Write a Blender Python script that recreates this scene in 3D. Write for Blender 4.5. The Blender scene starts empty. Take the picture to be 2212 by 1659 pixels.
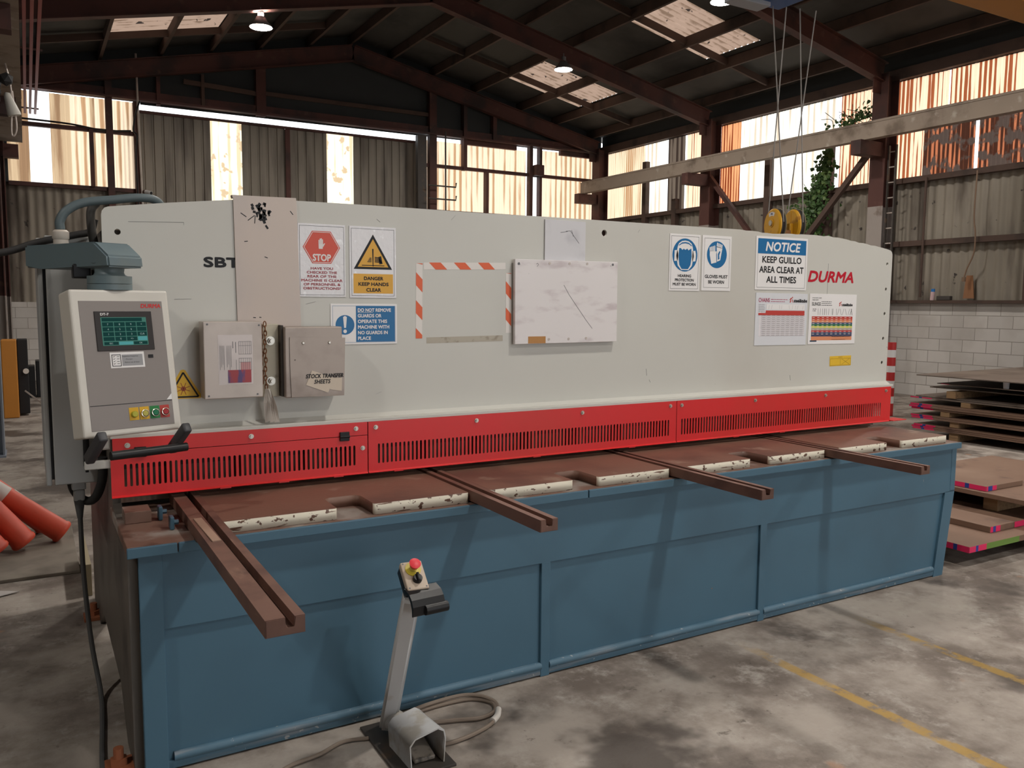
import bpy, bmesh, math, random
from mathutils import Vector, Matrix

# ------------------------------------------------------------------ scene, camera, sky, exposure
S = bpy.context.scene
COL = S.collection
S.view_settings.view_transform = 'Standard'
S.view_settings.look = 'None'
S.view_settings.gamma = 1.0
S.view_settings.use_curve_mapping = False
S.view_settings.exposure = 0.0
S.cycles.use_denoising = True
S.cycles.max_bounces = 10
S.cycles.diffuse_bounces = 6
S.cycles.sample_clamp_indirect = 6.0

CAM_F, CAM_YAW, CAM_PITCH, CAM_ROLL = 1805.05, math.radians(30.055), math.radians(5.535), math.radians(0.4315)
cam_data = bpy.data.cameras.new('camera')
cam_data.sensor_width = 36.0
cam_data.lens = 36.0 * CAM_F / 2212.0
cam_data.clip_start, cam_data.clip_end = 0.02, 300
cam = bpy.data.objects.new('camera', cam_data)
COL.objects.link(cam)
_f = Vector((math.sin(CAM_YAW) * math.cos(CAM_PITCH), math.cos(CAM_YAW) * math.cos(CAM_PITCH), -math.sin(CAM_PITCH)))
_r0 = Vector((math.cos(CAM_YAW), -math.sin(CAM_YAW), 0))
_u0 = _r0.cross(_f)
_r = math.cos(CAM_ROLL) * _r0 + math.sin(CAM_ROLL) * _u0
_u = -math.sin(CAM_ROLL) * _r0 + math.cos(CAM_ROLL) * _u0
cam.matrix_world = Matrix(((_r.x, _u.x, -_f.x, 0.0), (_r.y, _u.y, -_f.y, 0.0), (_r.z, _u.z, -_f.z, 1.55), (0, 0, 0, 1)))
S.camera = cam

SKY = 2.6          # overcast sky seen through gaps, translucent sheets and the open door
LAMP = 520.0       # radiance of the high bay lamps' lenses
world = bpy.data.worlds.new('overcast_sky')
S.world = world
world.use_nodes = True
_bg = world.node_tree.nodes['Background']
_bg.inputs[0].default_value = (0.93, 0.96, 1.0, 1)
_bg.inputs[1].default_value = SKY

rnd = random.Random(7)
R = math.radians

# ------------------------------------------------------------------ materials
MATS = {}


def mat(name, col, rough=0.55, metal=0.0, layers=(), bump=0.0, bump_scale=60.0, spec=0.4, var=0.10, var_scale=2.5):
    """Principled paint / steel / concrete. LAYERS: (colour, scale or (sx,sy,sz), lo, hi[, strength]) noise masks in world metres."""
    if name in MATS:
        return MATS[name]
    m = bpy.data.materials.new(name)
    m.use_nodes = True
    t = m.node_tree
    N, L = t.nodes, t.links
    b = N['Principled BSDF']
    b.inputs['Roughness'].default_value = rough
    b.inputs['Metallic'].default_value = metal
    b.inputs['Specular IOR Level'].default_value = spec
    geo = N.new('ShaderNodeNewGeometry')

    def noise(scale, detail=4.0, seed=0.0):
        mp = N.new('ShaderNodeMapping')
        sc = scale if isinstance(scale, tuple) else (scale,) * 3
        mp.inputs['Scale'].default_value = sc
        mp.inputs['Location'].default_value = (seed, seed * 1.7, seed * 0.6)
        L.new(geo.outputs['Position'], mp.inputs['Vector'])
        nz = N.new('ShaderNodeTexNoise')
        nz.inputs['Scale'].default_value = 1.0
        nz.inputs['Detail'].default_value = detail
        L.new(mp.outputs['Vector'], nz.inputs['Vector'])
        return nz.outputs['Fac']

    def mixc(fac, a, c):
        mx = N.new('ShaderNodeMix')
        mx.data_type = 'RGBA'
        if isinstance(fac, float):
            mx.inputs[0].default_value = fac
        else:
            L.new(fac, mx.inputs[0])
        for i, v in ((6, a), (7, c)):
            if isinstance(v, tuple):
                mx.inputs[i].default_value = v
            else:
                L.new(v, mx.inputs[i])
        return mx.outputs[2]

    c4 = lambda c, k=1.0: (c[0] * k, c[1] * k, c[2] * k, 1)
    cur = mixc(noise(var_scale, 5, 3.1), c4(col, 1 - var), c4(col, 1 + var)) if var else None
    for k, ly in enumerate(layers):
        lc, sc, lo, hi = ly[:4]
        mr = N.new('ShaderNodeMapRange')
        mr.interpolation_type = 'SMOOTHSTEP'
        mr.inputs[1].default_value, mr.inputs[2].default_value = lo, hi
        mr.inputs[4].default_value = ly[4] if len(ly) > 4 else 1.0
        L.new(noise(sc, 5, 11.3 * (k + 1)), mr.inputs[0])
        cur = mixc(mr.outputs[0], cur if cur is not None else c4(col), c4(lc))
    if cur is not None:
        L.new(cur, b.inputs['Base Color'])
    else:
        b.inputs['Base Color'].default_value = c4(col)
    if bump:
        bp = N.new('ShaderNodeBump')
        bp.inputs['Strength'].default_value = bump
        bp.inputs['Distance'].default_value = 0.01
        L.new(noise(bump_scale, 4, 5.5), bp.inputs['Height'])
        L.new(bp.outputs[0], b.inputs['Normal'])
    MATS[name] = m
    return m


def flat(name, col, rough=0.5, spec=0.3):
    return mat(name, col, rough, spec=spec, var=0)


def emit(name, col, strength):
    m = bpy.data.materials.new(name)
    m.use_nodes = True
    t = m.node_tree
    t.nodes.clear()
    e = t.nodes.new('ShaderNodeEmission')
    e.inputs[0].default_value = (*col, 1)
    e.inputs[1].default_value = strength
    o = t.nodes.new('ShaderNodeOutputMaterial')
    t.links.new(e.outputs[0], o.inputs[0])
    return m


def sheet_mat(name, col, stain, axis, pitch, lo, hi, patch=None, plo=0.5, phi=0.6):
    """Translucent fibreglass sheet: daylight comes through it; STAIN runs down its corrugations along AXIS; PATCH is dirt in blotches."""
    m = bpy.data.materials.new(name)
    m.use_nodes = True
    t = m.node_tree
    N, L = t.nodes, t.links
    N.clear()
    geo = N.new('ShaderNodeNewGeometry')
    sep = N.new('ShaderNodeSeparateXYZ')
    L.new(geo.outputs['Position'], sep.inputs[0])
    # stripe that follows the corrugation
    mul = N.new('ShaderNodeMath'); mul.operation = 'MULTIPLY'
    mul.inputs[1].default_value = 2 * math.pi / pitch
    L.new(sep.outputs['XYZ'.index(axis)], mul.inputs[0])
    sn = N.new('ShaderNodeMath'); sn.operation = 'SINE'
    L.new(mul.outputs[0], sn.inputs[0])
    mp = N.new('ShaderNodeMapping')
    sc = [4.0, 4.0, 4.0]
    sc['XYZ'.index(axis)] = 7.0
    if axis != 'Z':
        sc[2] = 0.5
    mp.inputs['Scale'].default_value = sc
    L.new(geo.outputs['Position'], mp.inputs['Vector'])
    nz = N.new('ShaderNodeTexNoise')
    nz.inputs['Scale'].default_value = 1.0
    nz.inputs['Detail'].default_value = 5
    L.new(mp.outputs[0], nz.inputs['Vector'])
    ad = N.new('ShaderNodeMath'); ad.operation = 'MULTIPLY_ADD'
    ad.inputs[1].default_value = 0.16
    L.new(sn.outputs[0], ad.inputs[0])
    L.new(nz.outputs['Fac'], ad.inputs[2])
    mr = N.new('ShaderNodeMapRange'); mr.interpolation_type = 'SMOOTHSTEP'
    mr.inputs[1].default_value, mr.inputs[2].default_value = lo, hi
    L.new(ad.outputs[0], mr.inputs[0])
    mx = N.new('ShaderNodeMix'); mx.data_type = 'RGBA'
    mx.inputs[6].default_value = (*col, 1)
    mx.inputs[7].default_value = (*stain, 1)
    L.new(mr.outputs[0], mx.inputs[0])
    cur = mx.outputs[2]
    if patch:
        n2 = N.new('ShaderNodeTexNoise')
        n2.inputs['Scale'].default_value = 5.0
        n2.inputs['Detail'].default_value = 6
        L.new(geo.outputs['Position'], n2.inputs['Vector'])
        r2 = N.new('ShaderNodeMapRange'); r2.interpolation_type = 'SMOOTHSTEP'
        r2.inputs[1].default_value, r2.inputs[2].default_value = plo, phi
        L.new(n2.outputs['Fac'], r2.inputs[0])
        m2 = N.new('ShaderNodeMix'); m2.data_type = 'RGBA'
        L.new(r2.outputs[0], m2.inputs[0])
        L.new(cur, m2.inputs[6])
        m2.inputs[7].default_value = (*patch, 1)
        cur = m2.outputs[2]
    tr = N.new('ShaderNodeBsdfTranslucent')
    df = N.new('ShaderNodeBsdfDiffuse')
    L.new(cur, tr.inputs[0])
    L.new(cur, df.inputs[0])
    ms = N.new('ShaderNodeMixShader')
    ms.inputs[0].default_value = 0.15
    L.new(tr.outputs[0], ms.inputs[1])
    L.new(df.outputs[0], ms.inputs[2])
    o = N.new('ShaderNodeOutputMaterial')
    L.new(ms.outputs[0], o.inputs[0])
    return m


# ------------------------------------------------------------------ mesh building
class MB:
    def __init__(self):
        self.bm = bmesh.new()

    def box(self, x0, x1, y0, y1, z0, z1, bevel=0.0, seg=2):
        return self.obox(Vector(((x0 + x1) / 2, (y0 + y1) / 2, (z0 + z1) / 2)), (abs(x1 - x0), abs(y1 - y0), abs(z1 - z0)), Matrix.Identity(3), bevel, seg)

    def obox(self, c, size, rot, bevel=0.0, seg=2):
        tmp = bmesh.new()
        bmesh.ops.create_cube(tmp, size=1.0)
        tmp.transform(Matrix.Diagonal((size[0], size[1], size[2], 1)))
        if bevel:
            bmesh.ops.bevel(tmp, geom=tmp.edges[:], offset=min(bevel, min(size) * 0.45), segments=seg, profile=0.5, affect='EDGES')
        tmp.transform(Matrix.Translation(c) @ rot.to_4x4())
        return self.merge(tmp)

    def merge(self, tmp):
        me = bpy.data.meshes.new('tmp')
        tmp.to_mesh(me)
        tmp.free()
        self.bm.from_mesh(me)
        bpy.data.meshes.remove(me)
        return self

    def tube(self, pts, r, n=8, caps=True):
        """Round tube through PTS (radius R or one per point)."""
        pts = [Vector(p) for p in pts]
        rs = r if isinstance(r, (list, tuple)) else [r] * len(pts)
        rings = []
        ref = None
        for i, p in enumerate(pts):
            d = (pts[min(i + 1, len(pts) - 1)] - pts[max(i - 1, 0)]).normalized()
            if ref is None:
                ref = Vector((0, 0, 1)) if abs(d.z) < 0.9 else Vector((1, 0, 0))
            a = d.cross(ref)
            if a.length < 1e-6:
                a = d.orthogonal()
            a.normalize()
            b = a.cross(d).normalized()
            ref = b
            rings.append([self.bm.verts.new(p + rs[i] * (math.cos(2 * math.pi * k / n) * a + math.sin(2 * math.pi * k / n) * b)) for k in range(n)])
        for i in range(len(rings) - 1):
            for k in range(n):
                self.bm.faces.new((rings[i][k], rings[i][(k + 1) % n], rings[i + 1][(k + 1) % n], rings[i + 1][k]))
        if caps:
            self.bm.faces.new(rings[0][::-1])
            self.bm.faces.new(rings[-1])
        return self

    def cyl(self, p0, p1, r0, r1=None, n=20):
        return self.tube([p0, p1], [r0, r0 if r1 is None else r1], n)

    def poly(self, pts, thick=None):
        """A face through 3D PTS; with THICK (a vector) a closed prism."""
        vs = [self.bm.verts.new(Vector(p)) for p in pts]
        f = self.bm.faces.new(vs)
        if thick is not None:
            ws = [self.bm.verts.new(Vector(p) + Vector(thick)) for p in pts]
            self.bm.faces.new(ws[::-1])
            k = len(vs)
            for i in range(k):
                self.bm.faces.new((vs[i], vs[(i + 1) % k], ws[(i + 1) % k], ws[i]))
        return self

    def add_mesh(self, me, M=Matrix.Identity(4)):
        tmp = bmesh.new()
        tmp.from_mesh(me)
        tmp.transform(M)
        return self.merge(tmp)


ORG = {}


def build(name, mb, m, parent=None, local=False, smooth=False, sharp=40):
    """Link one mesh object. World coordinates unless LOCAL; a top-level mesh gets its origin at the middle of its base."""
    bm = mb.bm if isinstance(mb, MB) else mb
    bmesh.ops.recalc_face_normals(bm, faces=bm.faces[:])
    org = Vector((0, 0, 0))
    if parent is not None:
        org = ORG[parent.name] if not local else Vector((0, 0, 0))
    elif not local:
        xs = [v.co for v in bm.verts]
        org = Vector(((min(v.x for v in xs) + max(v.x for v in xs)) / 2, (min(v.y for v in xs) + max(v.y for v in xs)) / 2, min(v.z for v in xs)))
    bm.transform(Matrix.Translation(-org))
    me = bpy.data.meshes.new(name)
    bm.to_mesh(me)
    bm.free()
    for q in (m if isinstance(m, (list, tuple)) else [m]):
        me.materials.append(q)
    if smooth:
        me.polygons.foreach_set('use_smooth', [True] * len(me.polygons))
        me.set_sharp_from_angle(angle=R(sharp))
    o = bpy.data.objects.new(name, me)
    COL.objects.link(o)
    if parent is not None:
        o.parent = parent
        ORG[o.name] = org
    else:
        o.location = org
        ORG[o.name] = org
    return o


def tag(o, label, cat, group=None, kind=None):
    o['label'] = label
    o['category'] = cat
    if group:
        o['group'] = group
    if kind:
        o['kind'] = kind
    return o


def empty(name, loc, label, cat, group=None, rot=None):
    o = bpy.data.objects.new(name, None)
    o.empty_display_size = 0.1
    COL.objects.link(o)
    o.location = loc
    if rot:
        o.rotation_euler = rot
    ORG[o.name] = Vector(loc)
    return tag(o, label, cat, group)


def structure(name, mb, m, smooth=False):
    o = build(name, mb, m, smooth=smooth)
    o['kind'] = 'structure'
    return o


def child(parent, name, mb, m, **k):
    return build(name, mb, m, parent, **k)


def dup(root, loc, label, rot=None):
    """A copy of a thing with copies of its parts and sub-parts."""
    r = root.copy()
    COL.objects.link(r)
    r.location = loc
    if rot is not None:
        r.rotation_euler = rot
    r['label'] = label
    for ch in list(root.children):
        c = ch.copy(); COL.objects.link(c); c.parent = r
        for g in list(ch.children):
            d = g.copy(); COL.objects.link(d); d.parent = c
    return r


def plate2d(outline, holes, thick, M):
    """A flat plate with holes: OUTLINE and HOLES in local x,y; extruded THICK along local +z, placed by M."""
    cu = bpy.data.curves.new('tmp', 'CURVE')
    cu.dimensions = '2D'
    cu.fill_mode = 'BOTH'
    cu.extrude = thick / 2
    for loop in [outline] + list(holes):
        sp = cu.splines.new('POLY')
        sp.points.add(len(loop) - 1)
        for p, q in zip(sp.points, loop):
            p.co = (q[0], q[1], 0, 1)
        sp.use_cyclic_u = True
    o = bpy.data.objects.new('tmp', cu)
    COL.objects.link(o)
    bpy.context.view_layer.update()
    me = bpy.data.meshes.new_from_object(o.evaluated_get(bpy.context.evaluated_depsgraph_get()))
    bpy.data.objects.remove(o)
    bpy.data.curves.remove(cu)
    mb = MB()
    mb.add_mesh(me, M @ Matrix.Translation((0, 0, thick / 2)))
    bpy.data.meshes.remove(me)
    bmesh.ops.remove_doubles(mb.bm, verts=mb.bm.verts[:], dist=1e-5)
    return mb


def circle(cx, cy, r, n=20):
    return [(cx + r * math.cos(2 * math.pi * k / n), cy + r * math.sin(2 * math.pi * k / n)) for k in range(n)]


def text_into(mb, s, size, M, align='CENTER', bold=0.0, shear=0.0, sx=1.0, spacing=1.0, width=None):
    """Flat lettering appended to MB; local x along the line, local y up; SIZE is the capital height, WIDTH the length of the line."""
    cu = bpy.data.curves.new('tmp', 'FONT')
    cu.body = s
    cu.align_x = align
    cu.size = size / 0.70
    cu.shear = shear
    cu.space_character = spacing
    cu.resolution_u = 3
    o = bpy.data.objects.new('tmp', cu)
    COL.objects.link(o)
    bpy.context.view_layer.update()
    me = bpy.data.meshes.new_from_object(o.evaluated_get(bpy.context.evaluated_depsgraph_get()))
    bpy.data.objects.remove(o)
    bpy.data.curves.remove(cu)
    if width and len(me.vertices):
        xs = [v.co.x for v in me.vertices]
        sx = width / (max(xs) - min(xs))
    e = bold * size
    for q, (dx, dy) in enumerate([(0, 0)] if not bold else [(e, 0), (-e, 0), (0, e), (0, -e), (0.7 * e, 0.7 * e), (-0.7 * e, 0.7 * e), (0.7 * e, -0.7 * e), (-0.7 * e, -0.7 * e)]):
        mb.add_mesh(me, M @ Matrix.Translation((dx, dy, 0.00004 * q)) @ Matrix.Diagonal((sx, 1, 1, 1)))
    bpy.data.meshes.remove(me)


def front(x, y, z):
    """Frame of a surface that faces -y: local x = +x, local y = +z, local z = -y (outwards)."""
    return Matrix(((1, 0, 0, x), (0, 0, -1, y), (0, 1, 0, z), (0, 0, 0, 1)))


def ibeam(mb, p0, p1, depth, width, up, t=0.014):
    """I-section from P0 to P1, DEPTH along UP."""
    p0, p1, up = Vector(p0), Vector(p1), Vector(up).normalized()
    d = (p1 - p0)
    ln = d.length
    d.normalize()
    up = (up - d * up.dot(d)).normalized()
    w = d.cross(up)
    rot = Matrix((d, w, up)).transposed()
    c = (p0 + p1) / 2
    mb.obox(c, (ln, t, depth), rot)
    mb.obox(c + up * (depth / 2 - t / 2), (ln, width, t), rot)
    mb.obox(c - up * (depth / 2 - t / 2), (ln, width, t), rot)
    return mb


def bar(mb, p0, p1, w, h, up=(0, 0, 1)):
    p0, p1, up = Vector(p0), Vector(p1), Vector(up)
    d = p1 - p0
    ln = d.length
    d.normalize()
    up = (up - d * up.dot(d)).normalized()
    return mb.obox((p0 + p1) / 2, (ln, w, h), Matrix((d, d.cross(up), up)).transposed())


def corrugated(mb, along, a0, a1, base, z0, z1, pitch=0.076, amp=0.009, per=8, slope=None, tray=False):
    """Corrugated sheet. ALONG 'x' / 'y': wall sheet at BASE spanning a0..a1. SLOPE: function(x) -> z makes a roof sheet spanning y a0..a1, x z0..z1."""
    if tray:
        prof = []
        a = a0
        while a < a1:
            for q, h in ((0, 0), (0.70, 0), (0.78, 1), (0.92, 1)):
                if a + q * pitch <= a1:
                    prof.append((a + q * pitch, h * amp))
            a += pitch
        prof.append((a1, 0))
    else:
        k = max(2, int((a1 - a0) / pitch * per))
        prof = [(a0 + (a1 - a0) * i / k, amp * math.sin(2 * math.pi * (a0 + (a1 - a0) * i / k) / pitch)) for i in range(k + 1)]
    prev = None
    for a, h in prof:
        if slope:
            p = (Vector((z0, a, slope(z0) + h)), Vector((z1, a, slope(z1) + h)))
        elif along == 'x':
            p = (Vector((a, base + h, z0)), Vector((a, base + h, z1)))
        else:
            p = (Vector((base + h, a, z0)), Vector((base + h, a, z1)))
        cur = [mb.bm.verts.new(q) for q in p]
        if prev:
            mb.bm.faces.new((prev[0], cur[0], cur[1], prev[1]))
        prev = cur
    return mb


def wobble(pts, sub=8):
    """Catmull-Rom through PTS for hoses and cables."""
    P = [Vector(p) for p in pts]
    P = [P[0] * 2 - P[1]] + P + [P[-1] * 2 - P[-2]]
    out = []
    for i in range(1, len(P) - 2):
        for k in range(sub):
            t = k / sub
            a, b, c, d = P[i - 1], P[i], P[i + 1], P[i + 2]
            out.append(0.5 * ((2 * b) + (c - a) * t + (2 * a - 5 * b + 4 * c - d) * t * t + (3 * b - a - 3 * c + d) * t ** 3))
    out.append(P[-2])
    return out

# ------------------------------------------------------------------ palette
M_STEEL = mat('red_oxide_steel', (0.085, 0.032, 0.025), 0.7, layers=(((0.035, 0.02, 0.018), 1.6, 0.45, 0.7), ((0.14, 0.07, 0.05), 5.0, 0.6, 0.75, 0.5)))
M_PURLIN = mat('weathered_purlin', (0.085, 0.052, 0.040), 0.8, layers=(((0.04, 0.028, 0.023), 2.0, 0.5, 0.75),))
M_RUNWAY = mat('dusty_runway_paint', (0.30, 0.24, 0.19), 0.8, layers=(((0.16, 0.12, 0.09), 2.5, 0.5, 0.7), ((0.42, 0.36, 0.30), 6.0, 0.6, 0.75)))
M_COLGREY = mat('grey_column_paint', (0.30, 0.26, 0.235), 0.6, layers=(((0.16, 0.12, 0.10), 4.0, 0.58, 0.75),))
M_COLBLUE = mat('blue_grey_column_paint', (0.21, 0.24, 0.29), 0.5)
M_CLAD = mat('grimy_wall_cladding', (0.27, 0.235, 0.19), 0.75, layers=(((0.09, 0.07, 0.055), (3.0, 3.0, 0.5), 0.48, 0.72), ((0.38, 0.34, 0.29), (5.0, 5.0, 0.6), 0.58, 0.75, 0.6), ((0.05, 0.04, 0.035), 7.0, 0.66, 0.72)))
M_CLADDARK = mat('dark_gable_cladding', (0.035, 0.038, 0.038), 0.8)
M_ROOF = mat('dusty_roof_sheet', (0.068, 0.064, 0.057), 0.85, layers=(((0.035, 0.033, 0.03), 0.9, 0.45, 0.7), ((0.11, 0.10, 0.085), (9.0, 0.7, 2.0), 0.6, 0.8, 0.4)))
M_DOOR = mat('sliding_door_steel', (0.24, 0.21, 0.17), 0.6, layers=(((0.12, 0.10, 0.08), (4.0, 4.0, 0.4), 0.45, 0.7),))
M_BLACK = flat('black_plastic', (0.012, 0.012, 0.013), 0.4)
M_RUBBER = mat('black_rubber', (0.02, 0.02, 0.021), 0.7)
M_DARKSTEEL = mat('oily_dark_steel', (0.05, 0.042, 0.036), 0.6, layers=(((0.09, 0.06, 0.04), 8.0, 0.55, 0.7),))
M_ZINC = mat('zinc_bolt', (0.55, 0.52, 0.46), 0.35, 0.8)
M_CREAM = mat('cream_panel_paint', (0.57, 0.56, 0.515), 0.38, layers=(((0.50, 0.47, 0.42), 0.9, 0.45, 0.75, 0.7), ((0.06, 0.055, 0.05), (55, 55, 40), 0.755, 0.765), ((0.24, 0.22, 0.2), (5, 5, 22), 0.76, 0.80, 0.6)), var=0.03, spec=0.45)
M_CABINET = mat('cabinet_grey_paint', (0.40, 0.405, 0.395), 0.4, var=0.04)
M_RED = mat('red_guard_paint', (0.66, 0.022, 0.024), 0.36, layers=(((0.60, 0.03, 0.025), 2.0, 0.4, 0.7), ((0.85, 0.3, 0.27), (60, 60, 60), 0.79, 0.81)), var=0.03, spec=0.45)
M_BLUE = mat('blue_base_paint', (0.064, 0.142, 0.205), 0.42, layers=(((0.055, 0.115, 0.165), 1.3, 0.45, 0.75), ((0.40, 0.34, 0.28), (28, 28, 12), 0.765, 0.78), ((0.28, 0.13, 0.07), (20, 20, 16), 0.775, 0.80)), var=0.05, spec=0.45)
M_BLUESCUFF = mat('scuffed_blue_weld', (0.075, 0.15, 0.21), 0.5, layers=(((0.22, 0.24, 0.26), (3, 30, 30), 0.50, 0.72, 0.8), ((0.40, 0.40, 0.40), (40, 60, 60), 0.66, 0.70, 0.8)))
M_BEDTOP = mat('worn_bed_top', (0.17, 0.095, 0.07), 0.6, layers=(((0.30, 0.26, 0.23), 5.0, 0.50, 0.66), ((0.10, 0.05, 0.035), 9.0, 0.58, 0.7)))
M_TABLE = mat('rusty_table_plate', (0.19, 0.098, 0.068), 0.5, layers=(((0.12, 0.062, 0.045), 3.0, 0.45, 0.7), ((0.33, 0.24, 0.18), 7.0, 0.60, 0.75, 0.7), ((0.5, 0.4, 0.33), (40, 14, 40), 0.77, 0.79)), bump=0.08)
M_TABLEEDGE = mat('chipped_cream_edge', (0.66, 0.61, 0.50), 0.5, layers=(((0.11, 0.055, 0.035), (34, 34, 52), 0.60, 0.63), ((0.14, 0.07, 0.045), (7, 7, 70), 0.63, 0.66)))
M_ARM = mat('brown_arm_steel', (0.165, 0.085, 0.062), 0.5, layers=(((0.10, 0.05, 0.038), 7.0, 0.45, 0.7), ((0.34, 0.22, 0.15), (14, 5, 40), 0.62, 0.75, 0.6)))
M_ALU = mat('dull_aluminium', (0.52, 0.455, 0.41), 0.38, 0.25, layers=(((0.40, 0.34, 0.30), 4.0, 0.45, 0.7), ((0.06, 0.05, 0.05), (30, 30, 22), 0.74, 0.755)), var=0.05)
M_ALUDARK = mat('brushed_box_metal', (0.37, 0.31, 0.27), 0.42, 0.3, layers=(((0.27, 0.22, 0.19), 7.0, 0.45, 0.7), ((0.10, 0.08, 0.07), (36, 36, 30), 0.70, 0.73)), var=0.05)
M_WHITE = mat('white_sign_face', (0.80, 0.78, 0.77), 0.35, var=0.03)
M_LAMINATE = mat('laminated_paper', (0.70, 0.68, 0.69), 0.22, layers=(((0.88, 0.88, 0.9), (26, 26, 20), 0.60, 0.68, 0.8),), bump=0.25, bump_scale=45, var=0.03, spec=0.6)
M_BOARD = mat('scuffed_white_board', (0.74, 0.70, 0.695), 0.35, layers=(((0.57, 0.50, 0.51), (6, 6, 16), 0.52, 0.72), ((0.25, 0.22, 0.22), (50, 50, 50), 0.76, 0.775)), var=0.03)
M_INK = flat('black_print', (0.012, 0.012, 0.014), 0.5)
M_GREYINK = flat('grey_print', (0.16, 0.16, 0.17), 0.5)
M_SIGNBLUE = flat('safety_blue_print', (0.012, 0.14, 0.34), 0.35)
M_SIGNRED = flat('faded_red_print', (0.62, 0.08, 0.045), 0.35)
M_DEEPRED = flat('brand_red_print', (0.50, 0.012, 0.03), 0.35)
M_SIGNYEL = flat('amber_print', (0.70, 0.37, 0.04), 0.35)
M_ORANGETAPE = flat('orange_tape_stripe', (0.72, 0.12, 0.035), 0.35)
M_CONC = None

# concrete floor: pale worn concrete, oil stains and two yellow painted lines
m = bpy.data.materials.new('stained_concrete_floor')
m.use_nodes = True
t = m.node_tree
N, L = t.nodes, t.links
b = N['Principled BSDF']
geo = N.new('ShaderNodeNewGeometry')
sep = N.new('ShaderNodeSeparateXYZ')
L.new(geo.outputs['Position'], sep.inputs[0])


def _noise(scale, detail, loc=(0, 0, 0), rough=0.55):
    mp = N.new('ShaderNodeMapping')
    mp.inputs['Scale'].default_value = scale if isinstance(scale, tuple) else (scale,) * 3
    mp.inputs['Location'].default_value = loc
    L.new(geo.outputs['Position'], mp.inputs['Vector'])
    nz = N.new('ShaderNodeTexNoise')
    nz.inputs['Scale'].default_value = 1
    nz.inputs['Detail'].default_value = detail
    nz.inputs['Roughness'].default_value = rough
    L.new(mp.outputs[0], nz.inputs['Vector'])
    return nz.outputs['Fac']


def _range(s, lo, hi, a=0.0, c=1.0):
    mr = N.new('ShaderNodeMapRange')
    mr.interpolation_type = 'SMOOTHSTEP'
    for i, v in ((1, lo), (2, hi), (3, a), (4, c)):
        mr.inputs[i].default_value = v
    L.new(s, mr.inputs[0])
    return mr.outputs[0]


def _math(op, a, c=None, d=None):
    q = N.new('ShaderNodeMath')
    q.operation = op
    for i, v in enumerate((a, c, d)):
        if v is None:
            continue
        if isinstance(v, (int, float)):
            q.inputs[i].default_value = v
        else:
            L.new(v, q.inputs[i])
    return q.outputs[0]


def _mix(f, a, c):
    q = N.new('ShaderNodeMix')
    q.data_type = 'RGBA'
    L.new(f, q.inputs[0])
    for i, v in ((6, a), (7, c)):
        if isinstance(v, tuple):
            q.inputs[i].default_value = (*v, 1)
        else:
            L.new(v, q.inputs[i])
    return q.outputs[2]


cur = _mix(_range(_noise(1.7, 7, (3, 1, 0), 0.65), 0.36, 0.62), (0.155, 0.125, 0.105), (0.36, 0.315, 0.275))
cur = _mix(_range(_noise(6.0, 6, (9, 4, 0), 0.7), 0.50, 0.72), cur, (0.40, 0.36, 0.32))
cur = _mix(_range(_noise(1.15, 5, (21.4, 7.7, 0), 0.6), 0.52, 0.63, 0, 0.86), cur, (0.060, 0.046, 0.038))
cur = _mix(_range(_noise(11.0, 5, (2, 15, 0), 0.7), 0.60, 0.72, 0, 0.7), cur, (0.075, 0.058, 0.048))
cur = _mix(_range(_noise(3.2, 3, (31, 12, 0)), 0.70, 0.76, 0, 0.5), cur, (0.42, 0.21, 0.11))
wear = _range(_noise(9.0, 6, (4, 8, 0), 0.7), 0.36, 0.54)
for lx in (2.775, 3.52):
    near = _range(_math('ABSOLUTE', _math('SUBTRACT', sep.outputs[0], lx)), 0.036, 0.022)
    inx = _range(sep.outputs[1], 2.75, 2.3)
    cur = _mix(_math('MULTIPLY', _math('MULTIPLY', _math('MULTIPLY', near, wear), inx), 0.8), cur, (0.42, 0.26, 0.06))
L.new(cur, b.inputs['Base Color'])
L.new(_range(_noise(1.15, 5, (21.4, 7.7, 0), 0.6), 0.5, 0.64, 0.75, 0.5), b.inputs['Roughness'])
b.inputs['Specular IOR Level'].default_value = 0.3
bp = N.new('ShaderNodeBump')
bp.inputs['Strength'].default_value = 0.25
bp.inputs['Distance'].default_value = 0.01
L.new(_noise(40.0, 5), bp.inputs['Height'])
L.new(bp.outputs[0], b.inputs['Normal'])
M_FLOOR = m


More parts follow.
